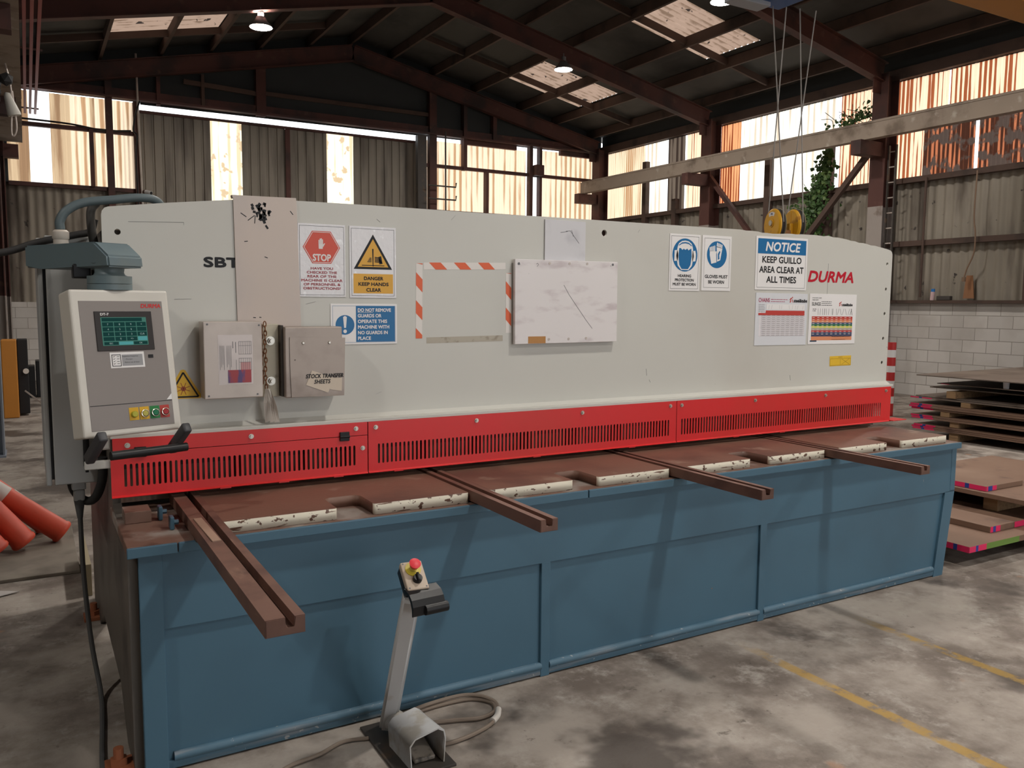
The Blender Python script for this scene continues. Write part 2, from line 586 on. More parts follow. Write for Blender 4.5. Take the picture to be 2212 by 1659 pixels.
def block_mat(name, axis):
    """Painted blockwork: 400 x 200 running bond along AXIS and z."""
    m = bpy.data.materials.new(name)
    m.use_nodes = True
    t = m.node_tree
    N, L = t.nodes, t.links
    b = N['Principled BSDF']
    b.inputs['Roughness'].default_value = 0.8
    geo = N.new('ShaderNodeNewGeometry')
    sp = N.new('ShaderNodeSeparateXYZ')
    cb = N.new('ShaderNodeCombineXYZ')
    L.new(geo.outputs['Position'], sp.inputs[0])
    L.new(sp.outputs['XYZ'.index(axis)], cb.inputs[0])
    L.new(sp.outputs[2], cb.inputs[1])
    br = N.new('ShaderNodeTexBrick')
    br.inputs['Color1'].default_value = (0.60, 0.565, 0.53, 1)
    br.inputs['Color2'].default_value = (0.52, 0.49, 0.46, 1)
    br.inputs['Mortar'].default_value = (0.30, 0.27, 0.24, 1)
    br.inputs['Scale'].default_value = 1.0
    br.inputs['Mortar Size'].default_value = 0.006
    br.inputs['Mortar Smooth'].default_value = 0.3
    br.inputs['Bias'].default_value = 0.0
    br.inputs['Brick Width'].default_value = 0.4
    br.inputs['Row Height'].default_value = 0.2
    L.new(cb.outputs[0], br.inputs['Vector'])
    nz = N.new('ShaderNodeTexNoise')
    nz.inputs['Scale'].default_value = 1.6
    nz.inputs['Detail'].default_value = 6
    L.new(geo.outputs['Position'], nz.inputs['Vector'])
    mr = N.new('ShaderNodeMapRange')
    mr.inputs[1].default_value, mr.inputs[2].default_value = 0.45, 0.72
    mr.inputs[4].default_value = 0.55
    L.new(nz.outputs['Fac'], mr.inputs[0])
    mx = N.new('ShaderNodeMix')
    mx.data_type = 'RGBA'
    L.new(mr.outputs[0], mx.inputs[0])
    L.new(br.outputs['Color'], mx.inputs[6])
    mx.inputs[7].default_value = (0.36, 0.32, 0.28, 1)
    L.new(mx.outputs[2], b.inputs['Base Color'])
    bp = N.new('ShaderNodeBump')
    bp.inputs['Strength'].default_value = 0.5
    bp.inputs['Distance'].default_value = 0.01
    bp.invert = True
    L.new(br.outputs['Fac'], bp.inputs['Height'])
    L.new(bp.outputs[0], b.inputs['Normal'])
    return m


M_BLOCKY = block_mat('painted_blocks_side', 'Y')
M_BLOCKX = block_mat('painted_blocks_end', 'X')

# translucent sheets
T_WHITE = sheet_mat('clear_white_sheet', (0.80, 0.75, 0.64), (0.52, 0.43, 0.32), 'Y', 0.152, 0.58, 0.72)
T_CREAMY = sheet_mat('yellowed_sheet_side', (0.66, 0.50, 0.34), (0.34, 0.19, 0.09), 'Y', 0.08, 0.48, 0.68)
T_RUST = sheet_mat('rust_stained_sheet', (0.60, 0.27, 0.12), (0.16, 0.03, 0.01), 'Y', 0.08, 0.46, 0.56)
T_RUSTPALE = sheet_mat('rust_streaked_sheet', (0.74, 0.52, 0.35), (0.24, 0.065, 0.025), 'Y', 0.08, 0.52, 0.60)
T_RUSTDARK = sheet_mat('heavily_rusted_sheet', (0.34, 0.11, 0.05), (0.04, 0.015, 0.009), 'Y', 0.08, 0.38, 0.50, (0.055, 0.038, 0.03), 0.46, 0.56)
T_BROWN = sheet_mat('mouldy_brown_sheet', (0.10, 0.075, 0.055), (0.03, 0.02, 0.015), 'Y', 0.152, 0.42, 0.6)
T_END = sheet_mat('yellowed_sheet_end', (0.66, 0.51, 0.36), (0.36, 0.21, 0.11), 'X', 0.152, 0.50, 0.70)
T_ENDDARK = sheet_mat('brown_streaked_sheet_end', (0.42, 0.30, 0.18), (0.22, 0.13, 0.07), 'X', 0.30, 0.45, 0.65)
T_ENDCLEAR = sheet_mat('clear_sheet_end', (0.95, 0.94, 0.92), (0.85, 0.84, 0.82), 'X', 0.152, 0.6, 0.8)
T_DOOR = sheet_mat('clear_door_sheet', (0.74, 0.66, 0.48), (0.55, 0.42, 0.26), 'X', 0.19, 0.56, 0.66, (0.45, 0.33, 0.2), 0.60, 0.64)
T_SKY = sheet_mat('dirty_skylight_sheet', (0.27, 0.185, 0.135), (0.14, 0.09, 0.06), 'Y', 0.152, 0.46, 0.70, (0.03, 0.022, 0.018), 0.66, 0.68)

# ------------------------------------------------------------------ building shell
YB = 18.35            # gable wall
XR = 13.30            # right wall
YF = -9.0             # wall behind the camera
RX, RZ, RS = 6.4, 7.38, 0.213      # ridge x, roof height at the ridge, slope
rz = lambda x: RZ - RS * abs(x - RX)
FRAMES = (18.1, 14.0, 9.7, 5.4, 1.1, -3.2, -7.5)

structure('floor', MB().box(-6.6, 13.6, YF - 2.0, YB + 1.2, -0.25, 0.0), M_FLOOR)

# right wall: blockwork, metal cladding, translucent band in four bays
structure('wall_right', MB().box(XR, XR + 0.19, YF, YB + 0.2, 0, 1.6), M_BLOCKY)
for k, (y0, y1) in enumerate(((YF, -0.95), (-0.95, 7.2), (7.2, 12.0), (12.0, YB))):
    structure('wall_right_cladding', corrugated(MB(), 'y', y0, y1, XR + 0.03, 1.6, 3.72, 0.152, 0.016), M_CLAD, True)
structure('wall_right_header', MB().box(XR + 0.02, XR + 0.05, YF, YB, 5.43, 5.96), M_CLADDARK)
n_win = 0


def side_window(y0, y1, z0, z1, m):
    global n_win
    n_win += 1
    structure('window_%d' % n_win, corrugated(MB(), 'y', y0, y1, XR + 0.03, z0, z1, 0.076, 0.009, 8), m, True)


for y0, y1, z0, z1, m in (
        (17.3, 18.32, 3.72, 5.44, T_CREAMY), (16.55, 17.3, 3.72, 5.44, T_CREAMY), (15.75, 16.5, 3.72, 5.44, T_WHITE), (15.1, 15.7, 3.72, 5.44, T_BROWN), (14.15, 15.05, 3.72, 5.44, T_RUSTPALE),
        (13.35, 13.95, 3.72, 5.44, T_RUST), (12.55, 13.33, 3.72, 5.44, T_WHITE), (11.75, 12.53, 3.72, 5.44, T_WHITE), (10.92, 11.73, 3.72, 5.44, T_WHITE), (9.75, 10.82, 3.72, 5.44, T_RUSTPALE),
        (9.1, 9.66, 3.72, 4.55, T_RUSTPALE), (8.2, 9.1, 3.72, 4.55, T_RUSTDARK), (7.3, 8.15, 3.72, 4.55, T_RUSTDARK), (5.45, 7.25, 3.72, 4.55, T_RUSTDARK),
        (8.7, 9.66, 4.55, 5.44, T_RUSTPALE), (7.2, 8.68, 4.55, 5.44, T_RUSTPALE), (5.45, 7.18, 4.55, 5.44, T_RUSTPALE),
        (1.2, 5.3, 3.72, 5.44, T_RUSTPALE), (-3.1, 1.0, 3.72, 5.44, T_CREAMY), (-8.9, -3.3, 3.72, 5.44, T_CREAMY)):
    side_window(y0, y1, z0, z1, m)

# gable wall: blockwork either side of the door opening, cladding, translucent bands, dark triangle above
for x0, x1 in ((-6.6, 2.02), (8.18, XR)):
    structure('wall_back', MB().box(x0, x1, YB, YB + 0.19, 0, 1.5), M_BLOCKX)
    structure('wall_back_cladding', corrugated(MB(), 'x', x0, x1, YB + 0.03, 1.5, 3.72, 0.152, 0.016), M_CLAD, True)
structure('wall_back_gable', plate2d([(-0.2, 5.44), (2.1, 5.44), (2.1, 5.40), (XR, 5.44), (XR, rz(XR) + 0.005), (RX, RZ + 0.005), (-0.2, rz(-0.2) + 0.005)], [], 0.02, front(0, YB + 0.05, 0)), M_CLADDARK)
structure('wall_back_annex', MB().box(-6.6, -0.2, YB, YB + 0.05, 3.72, 7.4), M_CLADDARK)


def end_window(x0, x1, z0, z1, m):
    global n_win
    n_win += 1
    structure('window_%d' % n_win, corrugated(MB(), 'x', x0, x1, YB + 0.03, z0, z1, 0.076, 0.009, 8), m, True)


for x0, x1, z0, z1, m in ((-0.4, 0.16, 3.74, 5.42, T_ENDDARK), (0.16, 0.52, 3.74, 5.42, T_ENDCLEAR), (0.52, 0.86, 3.74, 5.42, T_ENDDARK), (0.86, 1.20, 3.74, 5.42, T_END), (1.20, 1.28, 3.74, 5.42, T_ENDDARK), (1.28, 2.02, 3.74, 5.42, T_END),
                          (8.22, 9.0, 3.72, 5.34, T_END), (9.0, 9.75, 3.72, 5.34, T_END), (9.75, 10.5, 3.72, 5.34, T_END), (10.5, 10.98, 3.72, 5.34, T_END), (11.10, 11.28, 3.72, 5.40, T_ENDCLEAR), (11.36, 12.1, 3.72, 5.40, T_END), (12.1, 13.26, 3.72, 5.40, T_END)):
    end_window(x0, x1, z0, z1, m)

# big sliding door hung outside the opening: daylight shows over its top edge
mb = MB()
for x0, x1 in ((2.0, 3.46), (4.10, 5.02), (5.12, 5.95), (6.57, 8.2)):
    corrugated(mb, 'x', x0, x1, YB + 0.30, 0.02, 5.335, 0.19, 0.03, tray=True)
door = structure('door_1', mb, M_DOOR)
mb = MB()
corrugated(mb, 'x', 3.46, 4.10, YB + 0.30, 0.02, 5.29, 0.19, 0.012, 8)
corrugated(mb, 'x', 5.95, 6.57, YB + 0.30, 0.02, 5.29, 0.19, 0.012, 8)
child(door, 'window_pane', mb, T_DOOR, smooth=True)
mb = MB()
mb.box(5.02, 5.12, YB + 0.25, YB + 0.35, 0.02, 5.28).box(2.0, 8.2, YB + 0.24, YB + 0.29, 2.3, 2.42).box(2.0, 8.2, YB + 0.24, YB + 0.29, 5.285, 5.335)
child(door, 'door_frame', mb, M_STEEL)

# roof
def slope_plate(x0, x1, holes, name):
    """Roof slope between x0 and x1 with skylight openings (x0,x1,y0,y1)."""
    sg = 1 if x0 >= RX - 1e-6 else -1
    zz = (lambda x: rz(x))
    ln = math.hypot(x1 - x0, zz(x1) - zz(x0))
    k = ln / (x1 - x0)
    ux = Vector((x1 - x0, 0, zz(x1) - zz(x0))).normalized()
    uy = Vector((0, 1, 0))
    n = ux.cross(uy)
    Mx = Matrix(((ux.x, uy.x, n.x, x0), (ux.y, uy.y, n.y, 0), (ux.z, uy.z, n.z, zz(x0)), (0, 0, 0, 1)))
    hs = [[((a - x0) * k, c), ((b_ - x0) * k, c), ((b_ - x0) * k, d), ((a - x0) * k, d)] for a, b_, c, d in holes]
    structure(name, plate2d([(0, YF - 0.3), (ln, YF - 0.3), (ln, YB + 0.4), (0, YB + 0.4)], hs, 0.012, Mx), M_ROOF)
    global n_win
    for a, b_, c, d in holes:
        n_win += 1
        structure('window_%d' % n_win, corrugated(MB(), 'y', c - 0.06, d + 0.06, 0, a - 0.05, b_ + 0.05, 0.152, 0.02, 8, slope=lambda x: zz(x) + 0.035), T_SKY, True)


slope_plate(RX, XR + 0.35, ((9.70, 11.70, 15.55, 17.12), (9.66, 11.60, 11.22, 12.62), (9.66, 11.60, 6.6, 8.2), (9.66, 11.6, 2.4, 4.0), (9.66, 11.6, -2.0, -0.4)), 'ceiling_right')
slope_plate(-0.25, RX, ((1.44, 3.38, 15.9, 17.48), (1.4, 3.4, 11.2, 12.7), (1.4, 3.4, 2.4, 4.0), (1.4, 3.4, -2.0, -0.4)), 'ceiling_left')
structure('ceiling_annex', MB().poly([(-0.25, YF, rz(-0.25)), (-0.25, YB + 0.3, rz(-0.25)), (-6.6, YB + 0.3, 7.3), (-6.6, YF, 7.3)], (0, 0, 0.012)), M_ROOF)
structure('wall_left', MB().box(-6.7, -6.6, YF, YB, 0, 7.4), M_CLAD)
mb = MB()
mb.box(-6.6, 1.5, YF - 0.1, YF, 0, 7.5).box(11.0, XR, YF - 0.1, YF, 0, 6.1)
mb.poly([(1.5, YF, 5.0), (11.0, YF, 5.0), (11.0, YF, rz(11.0)), (RX, YF, RZ), (1.5, YF, rz(1.5))], (0, -0.1, 0))
structure('wall_front', mb, M_CLAD)

# portal frames: a column each side, two rafters
for fy in FRAMES:
    for side in (1, -1):
        cx = 13.08 if side > 0 else -0.40
        xe = 12.95 if side > 0 else -0.12
        mb = MB()
        zb = 5.55 - 0.02
        ibeam(mb, (cx, fy, 1.6 if side < 0 else 3.28), (cx, fy, zb), 0.30, 0.30, (1, 0, 0), 0.016)
        col = structure('column', mb, M_STEEL)
        mb = MB()
        ibeam(mb, (cx, fy, 0), (cx, fy, 1.6 if side < 0 else 3.28), 0.30, 0.30, (1, 0, 0), 0.016)
        mb.box(cx - 0.2, cx + 0.16, fy - 0.2, fy + 0.2, 0, 0.02)
        child(col, 'painted_column_foot', mb, M_COLBLUE if (side < 0 and fy < 12) else M_COLGREY)
        mb = MB()
        xend = 12.98 if side > 0 else -0.18
        ibeam(mb, (xend, fy, 5.55), (RX, fy, 6.96), 0.335, 0.16, (0, 0, 1))
        mb.box(min(xend, xend - side * 0.25), max(xend, xend - side * 0.25), fy - 0.01, fy + 0.01, 5.2, 5.45)
        structure('roof_beam', mb, M_STEEL)

# purlins along the roof, bridging between them, ridge beam
PX = [6.4, 7.33, 8.36, 9.45, 10.72, 11.75, 12.85, 5.45, 4.40, 3.42, 2.48, 1.40, 0.35]
for px_ in PX:
    mb = MB()
    zt = rz(px_) - 0.012
    h = 0.19
    mb.box(px_ - 0.028, px_ + 0.028, YF, YB + 0.1, zt - h, zt)
    structure('purlin_beam', mb, M_PURLIN)
for y, xs in ((16.55, (7.36, 8.38, 9.48, 10.75, 11.78)), (12.2, (7.36, 8.38, 9.48, 10.75, 11.78)), (7.5, (8.38, 9.48, 10.75, 11.78)), (16.95, (0.38, 1.43, 2.51, 3.45, 4.43)), (12.2, (0.38, 1.43, 2.51, 3.45, 4.43))):
    for x in xs:
        x1 = min([p for p in PX if p > x + 0.2] or [x + 1]) - 0.03
        mb = MB()
        bar(mb, (x, y, rz(x) - 0.10), (x1, y, rz(x1) - 0.10), 0.05, 0.12)
        structure('bridging_beam', mb, M_PURLIN)
# eave beams, gable tie, girts, gable posts
structure('eave_beam', MB().box(XR - 0.10, XR + 0.02, YF, YB, 5.44, 5.62), M_PURLIN)
structure('gutter_beam', MB().box(-0.45, -0.10, YF, YB, 5.62, 5.80), M_PURLIN)
mb = MB()
mb.box(-0.1, 13.0, YB - 0.22, YB - 0.06, 5.43, 5.47).box(-0.1, 13.0, YB - 0.10, YB - 0.06, 5.43, 5.63)
structure('gable_tie_beam', mb, M_STEEL)
for x0, x1 in ((9.15, 10.66), (11.96, 13.2)):
    structure('gable_header_beam', MB().box(x0, x1, YB - 0.08, YB + 0.02, 5.32, 5.45), M_STEEL)
mb = MB()
bar(mb, (2.9, YB - 0.10, 5.92), (4.4, YB - 0.10, 5.86), 0.05, 0.09)
structure('gable_rail_beam', mb, M_PURLIN)
mb = MB().box(4.5, 8.3, YB - 0.08, YB - 0.02, 5.86, 5.94)
structure('gable_rail_beam', mb, M_PURLIN)
for x, w, z0, z1, mm in ((1.52, 0.12, 3.0, 5.9, M_STEEL), (4.42, 0.2, 5.42, 6.55, M_STEEL), (8.36, 0.18, 0, 6.55, M_STEEL), (9.2, 0.09, 4.7, 6.3, M_STEEL), (9.80, 0.07, 2.0, 4.72, M_STEEL), (11.04, 0.09, 1.5, 5.5, M_STEEL), (11.32, 0.07, 1.5, 5.5, M_STEEL),
                          (3.26, 0.06, 5.45, 6.1, M_PURLIN), (2.42, 0.07, 5.4, 5.95, M_STEEL), (10.0, 0.1, 5.45, 6.15, M_STEEL), (8.08, 0.22, 0, 5.4, M_DARKSTEEL), (2.0, 0.10, 0, 5.4, M_STEEL), (1.20, 0.07, 3.72, 4.8, M_STEEL)):
    structure('gable_post_column', MB().box(x - w / 2, x + w / 2, YB - 0.16, YB - 0.01, z0, z1), mm)
for x0, x1, z in ((-0.2, 2.05, 4.80), (-0.2, 2.05, 3.70), (8.2, XR, 4.75), (8.2, XR, 3.70)):
    structure('gable_girt_beam', MB().box(x0, x1, YB - 0.10, YB - 0.01, z - 0.04, z + 0.035), M_STEEL)
structure('gable_cable_trim', MB().tube(wobble([(-0.2, YB - 0.13, 4.88), (0.8, YB - 0.13, 4.86), (1.4, YB - 0.13, 4.80), (1.9, YB - 0.13, 4.84)]), 0.018), M_BLACK)
for z in (1.60, 2.62, 3.70):
    structure('side_girt_beam', MB().box(XR - 0.12, XR + 0.01, YF, YB, z - 0.0 if z < 2 else z - 0.045, z + 0.05 if z < 2 else z + 0.045), M_PURLIN)
for y, z1 in ((16.4, 5.0), (15.3, 4.0), (12.45, 4.6), (10.95, 4.6), (7.15, 4.6)):
    structure('side_post_column', MB().box(XR - 0.13, XR - 0.01, y - 0.07, y + 0.07, 1.6, z1), M_PURLIN)
# diagonal braces on the right wall
for a, c in (((12.98, 13.95, 4.36), (12.98, 11.9, 2.2)), ((12.98, 9.85, 4.30), (12.98, 12.0, 2.0))):
    mb = MB()
    bar(mb, a, c, 0.09, 0.09)
    structure('brace_beam', mb, M_STEEL if a[1] > 12 else M_PURLIN)
# crane runways on brackets
mb = MB()
ibeam(mb, (12.5, YF + 0.2, 4.49), (12.5, 18.05, 4.49), 0.27, 0.16, (0, 0, 1))
mb.box(12.47, 12.53, YF + 0.2, 18.05, 4.625, 4.66)
mb.box(12.43, 12.46, YF + 0.2, 18.05, 4.37, 4.61)
structure('runway_beam', mb, M_RUNWAY)
mb = MB()
ibeam(mb, (-0.13, YF + 0.2, 4.50), (-0.13, 17.8, 4.50), 0.27, 0.36, (0, 0, 1))
structure('runway_beam', mb, M_RUNWAY)
for fy in FRAMES[:5]:
    structure('runway_bracket_beam', MB().box(12.35, 12.95, fy - 0.10, fy + 0.10, 4.12, 4.36), M_STEEL)
    structure('runway_bracket_beam', MB().box(-0.30, -0.02, fy - 0.10, fy + 0.10, 4.12, 4.36), M_STEEL)

# ------------------------------------------------------------------ guillotine shear
G = empty('guillotine_shear', (2.41, 3.3, 0), 'long grey sheet metal guillotine with red finger guards and blue base', 'machine')
# bed front: upper sheet, posts, three sunken lower panels
mb = MB()
mb.box(0.27, 4.60, 2.832, 2.85, 0.485, 0.75, 0.003)
mb.poly([(4.515, 2.832, 0.49), (4.602, 2.832, 0.49), (4.53, 2.832, 0.0), (4.445, 2.832, 0.0)], (0, 0.018, 0))
mb.box(0.27, 0.342, 2.826, 2.85, 0.0, 0.74, 0.003)
for x in (1.808, 3.064):
    mb.box(x - 0.022, x + 0.022, 2.832, 2.85, 0.0, 0.49, 0.003)
mb.box(4.555, 4.602, 2.828, 2.86, 0.49, 0.748, 0.008)
child(G, 'bed_front', mb, M_BLUE)
for x0, x1 in ((0.34, 1.79), (1.828, 3.044), (3.084, 4.5)):
    child(G, 'bed_panel', MB().box(x0 - 0.03, x1 + 0.03, 2.845, 2.862, 0.02, 0.50, 0.004), M_BLUE)
mb = MB()
mb.tube([(0.36, 2.842, 0.045), (1.79, 2.842, 0.045)], 0.017, 10).tube([(1.83, 2.842, 0.045), (3.05, 2.842, 0.045)], 0.017, 10).tube([(3.08, 2.842, 0.045), (4.44, 2.842, 0.045)], 0.017, 10)
mb.box(0.27, 4.50, 2.834, 2.86, 0.006, 0.036, 0.004)
child(G, 'bottom_seam', mb, M_BLUESCUFF, smooth=True)
# body of the bed and its sides
mb = MB()
mb.box(0.275, 4.56, 2.862, 3.95, 0.04, 0.745)
child(G, 'bed_body', mb, M_DARKSTEEL)
for x0, x1 in ((0.243, 0.272), (4.53, 4.562)):
    mb = MB()
    prof = [(2.87, 0.0), (2.87, 0.74), (3.36, 0.80), (3.36, 1.80), (4.2, 1.80), (4.75, 1.35), (4.75, 0.0), (4.35, 0.0), (4.15, 0.14), (3.3, 0.14), (3.1, 0.0)]
    mb.poly([(x0, y, z) for y, z in prof], (x1 - x0, 0, 0))
    child(G, 'side_frame', mb, mat('side_frame_paint', (0.12, 0.105, 0.09), 0.5, layers=(((0.06, 0.05, 0.045), 3.0, 0.45, 0.7),)))
mb = MB()
mb.box(0.30, 4.52, 3.55, 4.3, 0.85, 1.72).box(0.25, 4.56, 3.34, 3.46, 0.93, 1.80)
child(G, 'blade_beam', mb, M_DARKSTEEL)
mb = MB()
mb.box(0.25, 4.56, 3.36, 3.40, 0.80, 0.94)
for k in range(16):
    x = 0.45 + k * 0.262
    mb.cyl((x, 3.30, 0.845), (x, 3.30, 0.99), 0.024, n=14)
child(G, 'hold_down_row', mb, mat('hold_down_steel', (0.16, 0.10, 0.07), 0.5))
# bed top slab with its blue front edge
mb = MB()
mb.box(0.237, 4.58, 2.80, 3.40, 0.748, 0.780, 0.003)
child(G, 'bed_top', mb, M_BEDTOP)
mb = MB()
mb.box(0.236, 0.384, 2.790, 2.802, 0.745, 0.779, 0.003).box(0.388, 1.985, 2.790, 2.802, 0.745, 0.779, 0.003).box(1.99, 4.58, 2.790, 2.802, 0.745, 0.779, 0.003)
child(G, 'bed_edge', mb, M_BLUE)
# four table plates, each with a hand notch; cream painted front edges
for x0, xa, xb, x1 in ((0.531, 0.922, 1.060, 1.445), (1.540, 1.931, 2.060, 2.450), (2.535, 2.949, 3.077, 3.470), (3.591, 3.960, 4.086, 4.486)):
    y0, y1, yn = 2.824, 3.36, 2.99
    r = 0.03

    def arc(cx, cy, a0, a1, rr=r, n=5):
        return [(cx + rr * math.cos(R(a0 + (a1 - a0) * k / n)), cy + rr * math.sin(R(a0 + (a1 - a0) * k / n))) for k in range(n + 1)]
    f = 0.010
    ol = [(x0, y1), (x0, y0 + f)] + arc(x0 + f, y0 + f, 180, 270, f, 3) + arc(xa - f, y0 + f, 270, 360, f, 3) \
        + arc(xa + r, yn - r, 180, 90) + arc(xb - r, yn - r, 90, 0) + arc(xb + f, y0 + f, 180, 270, f, 3) + arc(x1 - f, y0 + f, 270, 360, f, 3) + [(x1, y1)]
    tp = child(G, 'table_plate', plate2d(ol, [], 0.041, Matrix.Translation((0, 0, 0.7805))), M_TABLE)
    mb = MB()
    for a, c in ((x0, xa), (xb, x1)):
        ol = [(a, y0 + 0.016), (a, y0 + f)] + arc(a + f, y0 + f, 180, 270, f, 3) + arc(c - f, y0 + f, 270, 360, f, 3) + [(c, y0 + 0.016)]
        ol = [((p[0] - (a + c) / 2) * 1.002 + (a + c) / 2, p[1] - 0.0006) for p in ol]
        q = plate2d(ol, [], 0.0396, Matrix.Translation((0, 0, 0.7810)))
        me = bpy.data.meshes.new('tmp'); q.bm.to_mesh(me); q.bm.free()
        mb.add_mesh(me); bpy.data.meshes.remove(me)
    child(tp, 'painted_edge', mb, M_TABLEEDGE)
# slotted support arms
for x0, x1, yt, wl, wr, top in ((0.436, 0.528, 1.86, 0.046, 0.024, 0.829), (1.452, 1.522, 2.312, 0.022, 0.022, 0.829), (2.458, 2.526, 2.290, 0.022, 0.022, 0.828), (3.476, 3.542, 2.300, 0.022, 0.022, 0.825)):
    prof = [(x0, 0.787), (x1, 0.787), (x1, top), (x1 - wr, top), (x1 - wr, 0.803), (x0 + wl, 0.803), (x0 + wl, top), (x0, top)]
    mb = MB()
    mb.poly([(x, yt, z) for x, z in prof], (0, 3.34 - yt, 0))
    bmesh.ops.bevel(mb.bm, geom=[e for e in mb.bm.edges if abs(e.verts[0].co.y - e.verts[1].co.y) < 1e-6 and e.verts[0].co.y < 3], offset=0.002, segments=2, affect='EDGES')
    sa = child(G, 'support_arm', mb, M_ARM)
    if yt < 2:
        mb = MB()
        mb.obox(Vector((0.462, 2.72, 0.8295)), (0.026, 0.30, 0.006), Matrix.Rotation(R(1), 3, 'Z'), 0.001)
        child(sa, 'measuring_strip', mb, mat('pale_scale_strip', (0.34, 0.22, 0.16), 0.5))
        mb = MB()
        mb.box(x0, x1, 2.76, 2.80, 0.7805, 0.787)
        child(sa, 'packer', mb, M_DARKSTEEL)
# clamp tabs and packing plate on the left end of the bed
for x, y, z in ((0.375, 3.12, 0.8), (0.392, 2.97, 0.795)):
    mb = MB()
    mb.box(x - 0.007, x + 0.007, y - 0.02, y + 0.02, 0.7805, z + 0.03, 0.004)
    mb.cyl((x + 0.007, y, z + 0.008), (x + 0.022, y, z + 0.008), 0.009, n=6)
    child(G, 'clamp_tab', mb, M_BLUE)
child(G, 'packing_plate', MB().box(0.26, 0.345, 3.10, 3.20, 0.7805, 0.822, 0.002), M_BEDTOP)

# cream front cover with holes
ol = [(0.238, 1.085), (0.238, 1.848), (0.241, 1.862), (0.249, 1.873), (0.262, 1.878), (0.454, 1.903), (0.575, 1.917), (0.683, 1.929), (0.929, 1.942), (1.233, 1.944), (1.748, 1.943), (2.06, 1.946), (2.40, 1.947), (3.311, 1.949), (3.44, 1.945), (3.47, 1.940), (3.70, 1.945), (4.003, 1.948), (4.124, 1.938), (4.416, 1.908), (4.525, 1.893), (4.553, 1.888), (4.568, 1.884), (4.579, 1.875), (4.585, 1.860), (4.583, 1.085)]
# nicks along the worn top right edge
edge = []
for i in range(len(ol)):
    a, c = ol[i], ol[(i + 1) % len(ol)]
    edge.append(a)
    if a[0] >= 2.9 and c[0] > a[0] and c[0] - a[0] > 0.05:
        n = int((c[0] - a[0]) / 0.035)
        for k in range(1, n):
            tt = k / n
            edge.append((a[0] + (c[0] - a[0]) * tt, a[1] + (c[1] - a[1]) * tt - (rnd.random() < 0.4) * rnd.uniform(0.0015, 0.005)))
holes = [circle(2.416, 1.888, 0.0155), circle(0.2885, 1.791, 0.0105)] + [circle(x, z, 0.0105, 14) for x, z in ((4.541, 1.802), (4.540, 1.651), (4.539, 1.502), (4.537, 1.351), (4.536, 1.203))]
fc = child(G, 'front_cover', plate2d(edge, holes, 0.012, front(0, 3.312, 0)), M_CREAM)
mb = MB()
mb.poly([(0.238, 3.300, 1.088), (4.583, 3.300, 1.088), (4.583, 3.268, 1.070), (0.238, 3.268, 1.070)], (0, 0.010, -0.004))
mb.box(0.234, 4.56, 3.232, 3.278, 1.060, 1.074, 0.002)
child(fc, 'cover_lip', mb, M_CREAM)
mb = MB()
mb.box(4.0114, 4.0126, 3.2993, 3.300, 1.60, 1.79)
child(fc, 'cover_seam', mb, M_GREYINK)
for x0, z0, x1, z1 in ((0.324, 1.829, 0.511, 1.836), (0.511, 1.826, 0.511, 1.836), (0.47, 1.555, 0.53, 1.556), (1.60, 1.905, 1.62, 1.925), (2.71, 1.17, 2.72, 1.155), (2.69, 1.225, 2.695, 1.19), (0.96, 1.54, 1.0, 1.55), (1.25, 1.165, 1.275, 1.175), (3.73, 1.155, 3.735, 1.125), (1.26, 1.89, 1.275, 1.878), (2.62, 1.90, 2.63, 1.915)):
    mb = MB()
    bar(mb, (x0, 3.2996, z0), (x1, 3.2996, z1), 0.0004, 0.0016, (0, -1, 0.3))
    child(fc, 'scratch', mb, M_GREYINK)
bm_logo = MB()
text_into(bm_logo, 'DURMA', 0.060, front(4.036, 3.2992, 1.685), bold=0.055, shear=0.22, width=0.385)
child(fc, 'maker_lettering', bm_logo, M_DEEPRED)
mb = MB()
text_into(mb, 'SBT', 0.035, front(0.575, 3.2992, 1.677), 'LEFT', bold=0.065, width=0.128)
child(fc, 'model_lettering', mb, M_INK)
mb = MB()
mb.box(4.586, 4.60, 3.33, 3.35, 1.10, 1.32, 0.004).tube(wobble([(4.60, 3.36, 1.30), (4.606, 3.36, 1.20), (4.605, 3.36, 1.12), (4.59, 3.36, 1.08)]), 0.012)
child(G, 'grease_hose', mb, M_BLACK, smooth=True)

# three slotted red finger guards
SLOT = 0.0189


def slot_hole(x, z0, z1, w):
    h = w / 2
    return [(x - h, z0 + h), (x - h * 0.7, z0 + h * 0.3), (x, z0), (x + h * 0.7, z0 + h * 0.3), (x + h, z0 + h), (x + h, z1 - h), (x + h * 0.7, z1 - h * 0.3), (x, z1), (x - h * 0.7, z1 - h * 0.3), (x - h, z1 - h)]


def guard(x0, x1, s0, n, zt, bolts, notch):
    hs = [slot_hole(s0 + k * SLOT, 0.885, 0.968, 0.0092) for k in range(n)]
    g = child(G, 'finger_guard', plate2d([(x0, 0.856), (x1, 0.856), (x1, zt), (x0, zt)], hs, 0.003, front(0, 3.233, 0)), M_RED)
    mb = MB()
    mb.poly([(x0, 3.233, 0.858), (x1, 3.233, 0.858), (x1, 3.222, 0.850), (x0, 3.222, 0.850)], (0, 0.002, -0.002))
    for nx in notch:
        mb.box(nx - 0.02, nx + 0.02, 3.221, 3.227, 0.846, 0.852)
    child(g, 'guard_lip', mb, M_RED)
    for bx, bz in bolts:
        mb = MB()
        mb.cyl((bx, 3.2305, bz), (bx, 3.227, bz), 0.0095, n=18).cyl((bx, 3.227, bz), (bx, 3.221, bz), 0.006, n=6)
        child(g, 'bolt', mb, M_ZINC)
    return g


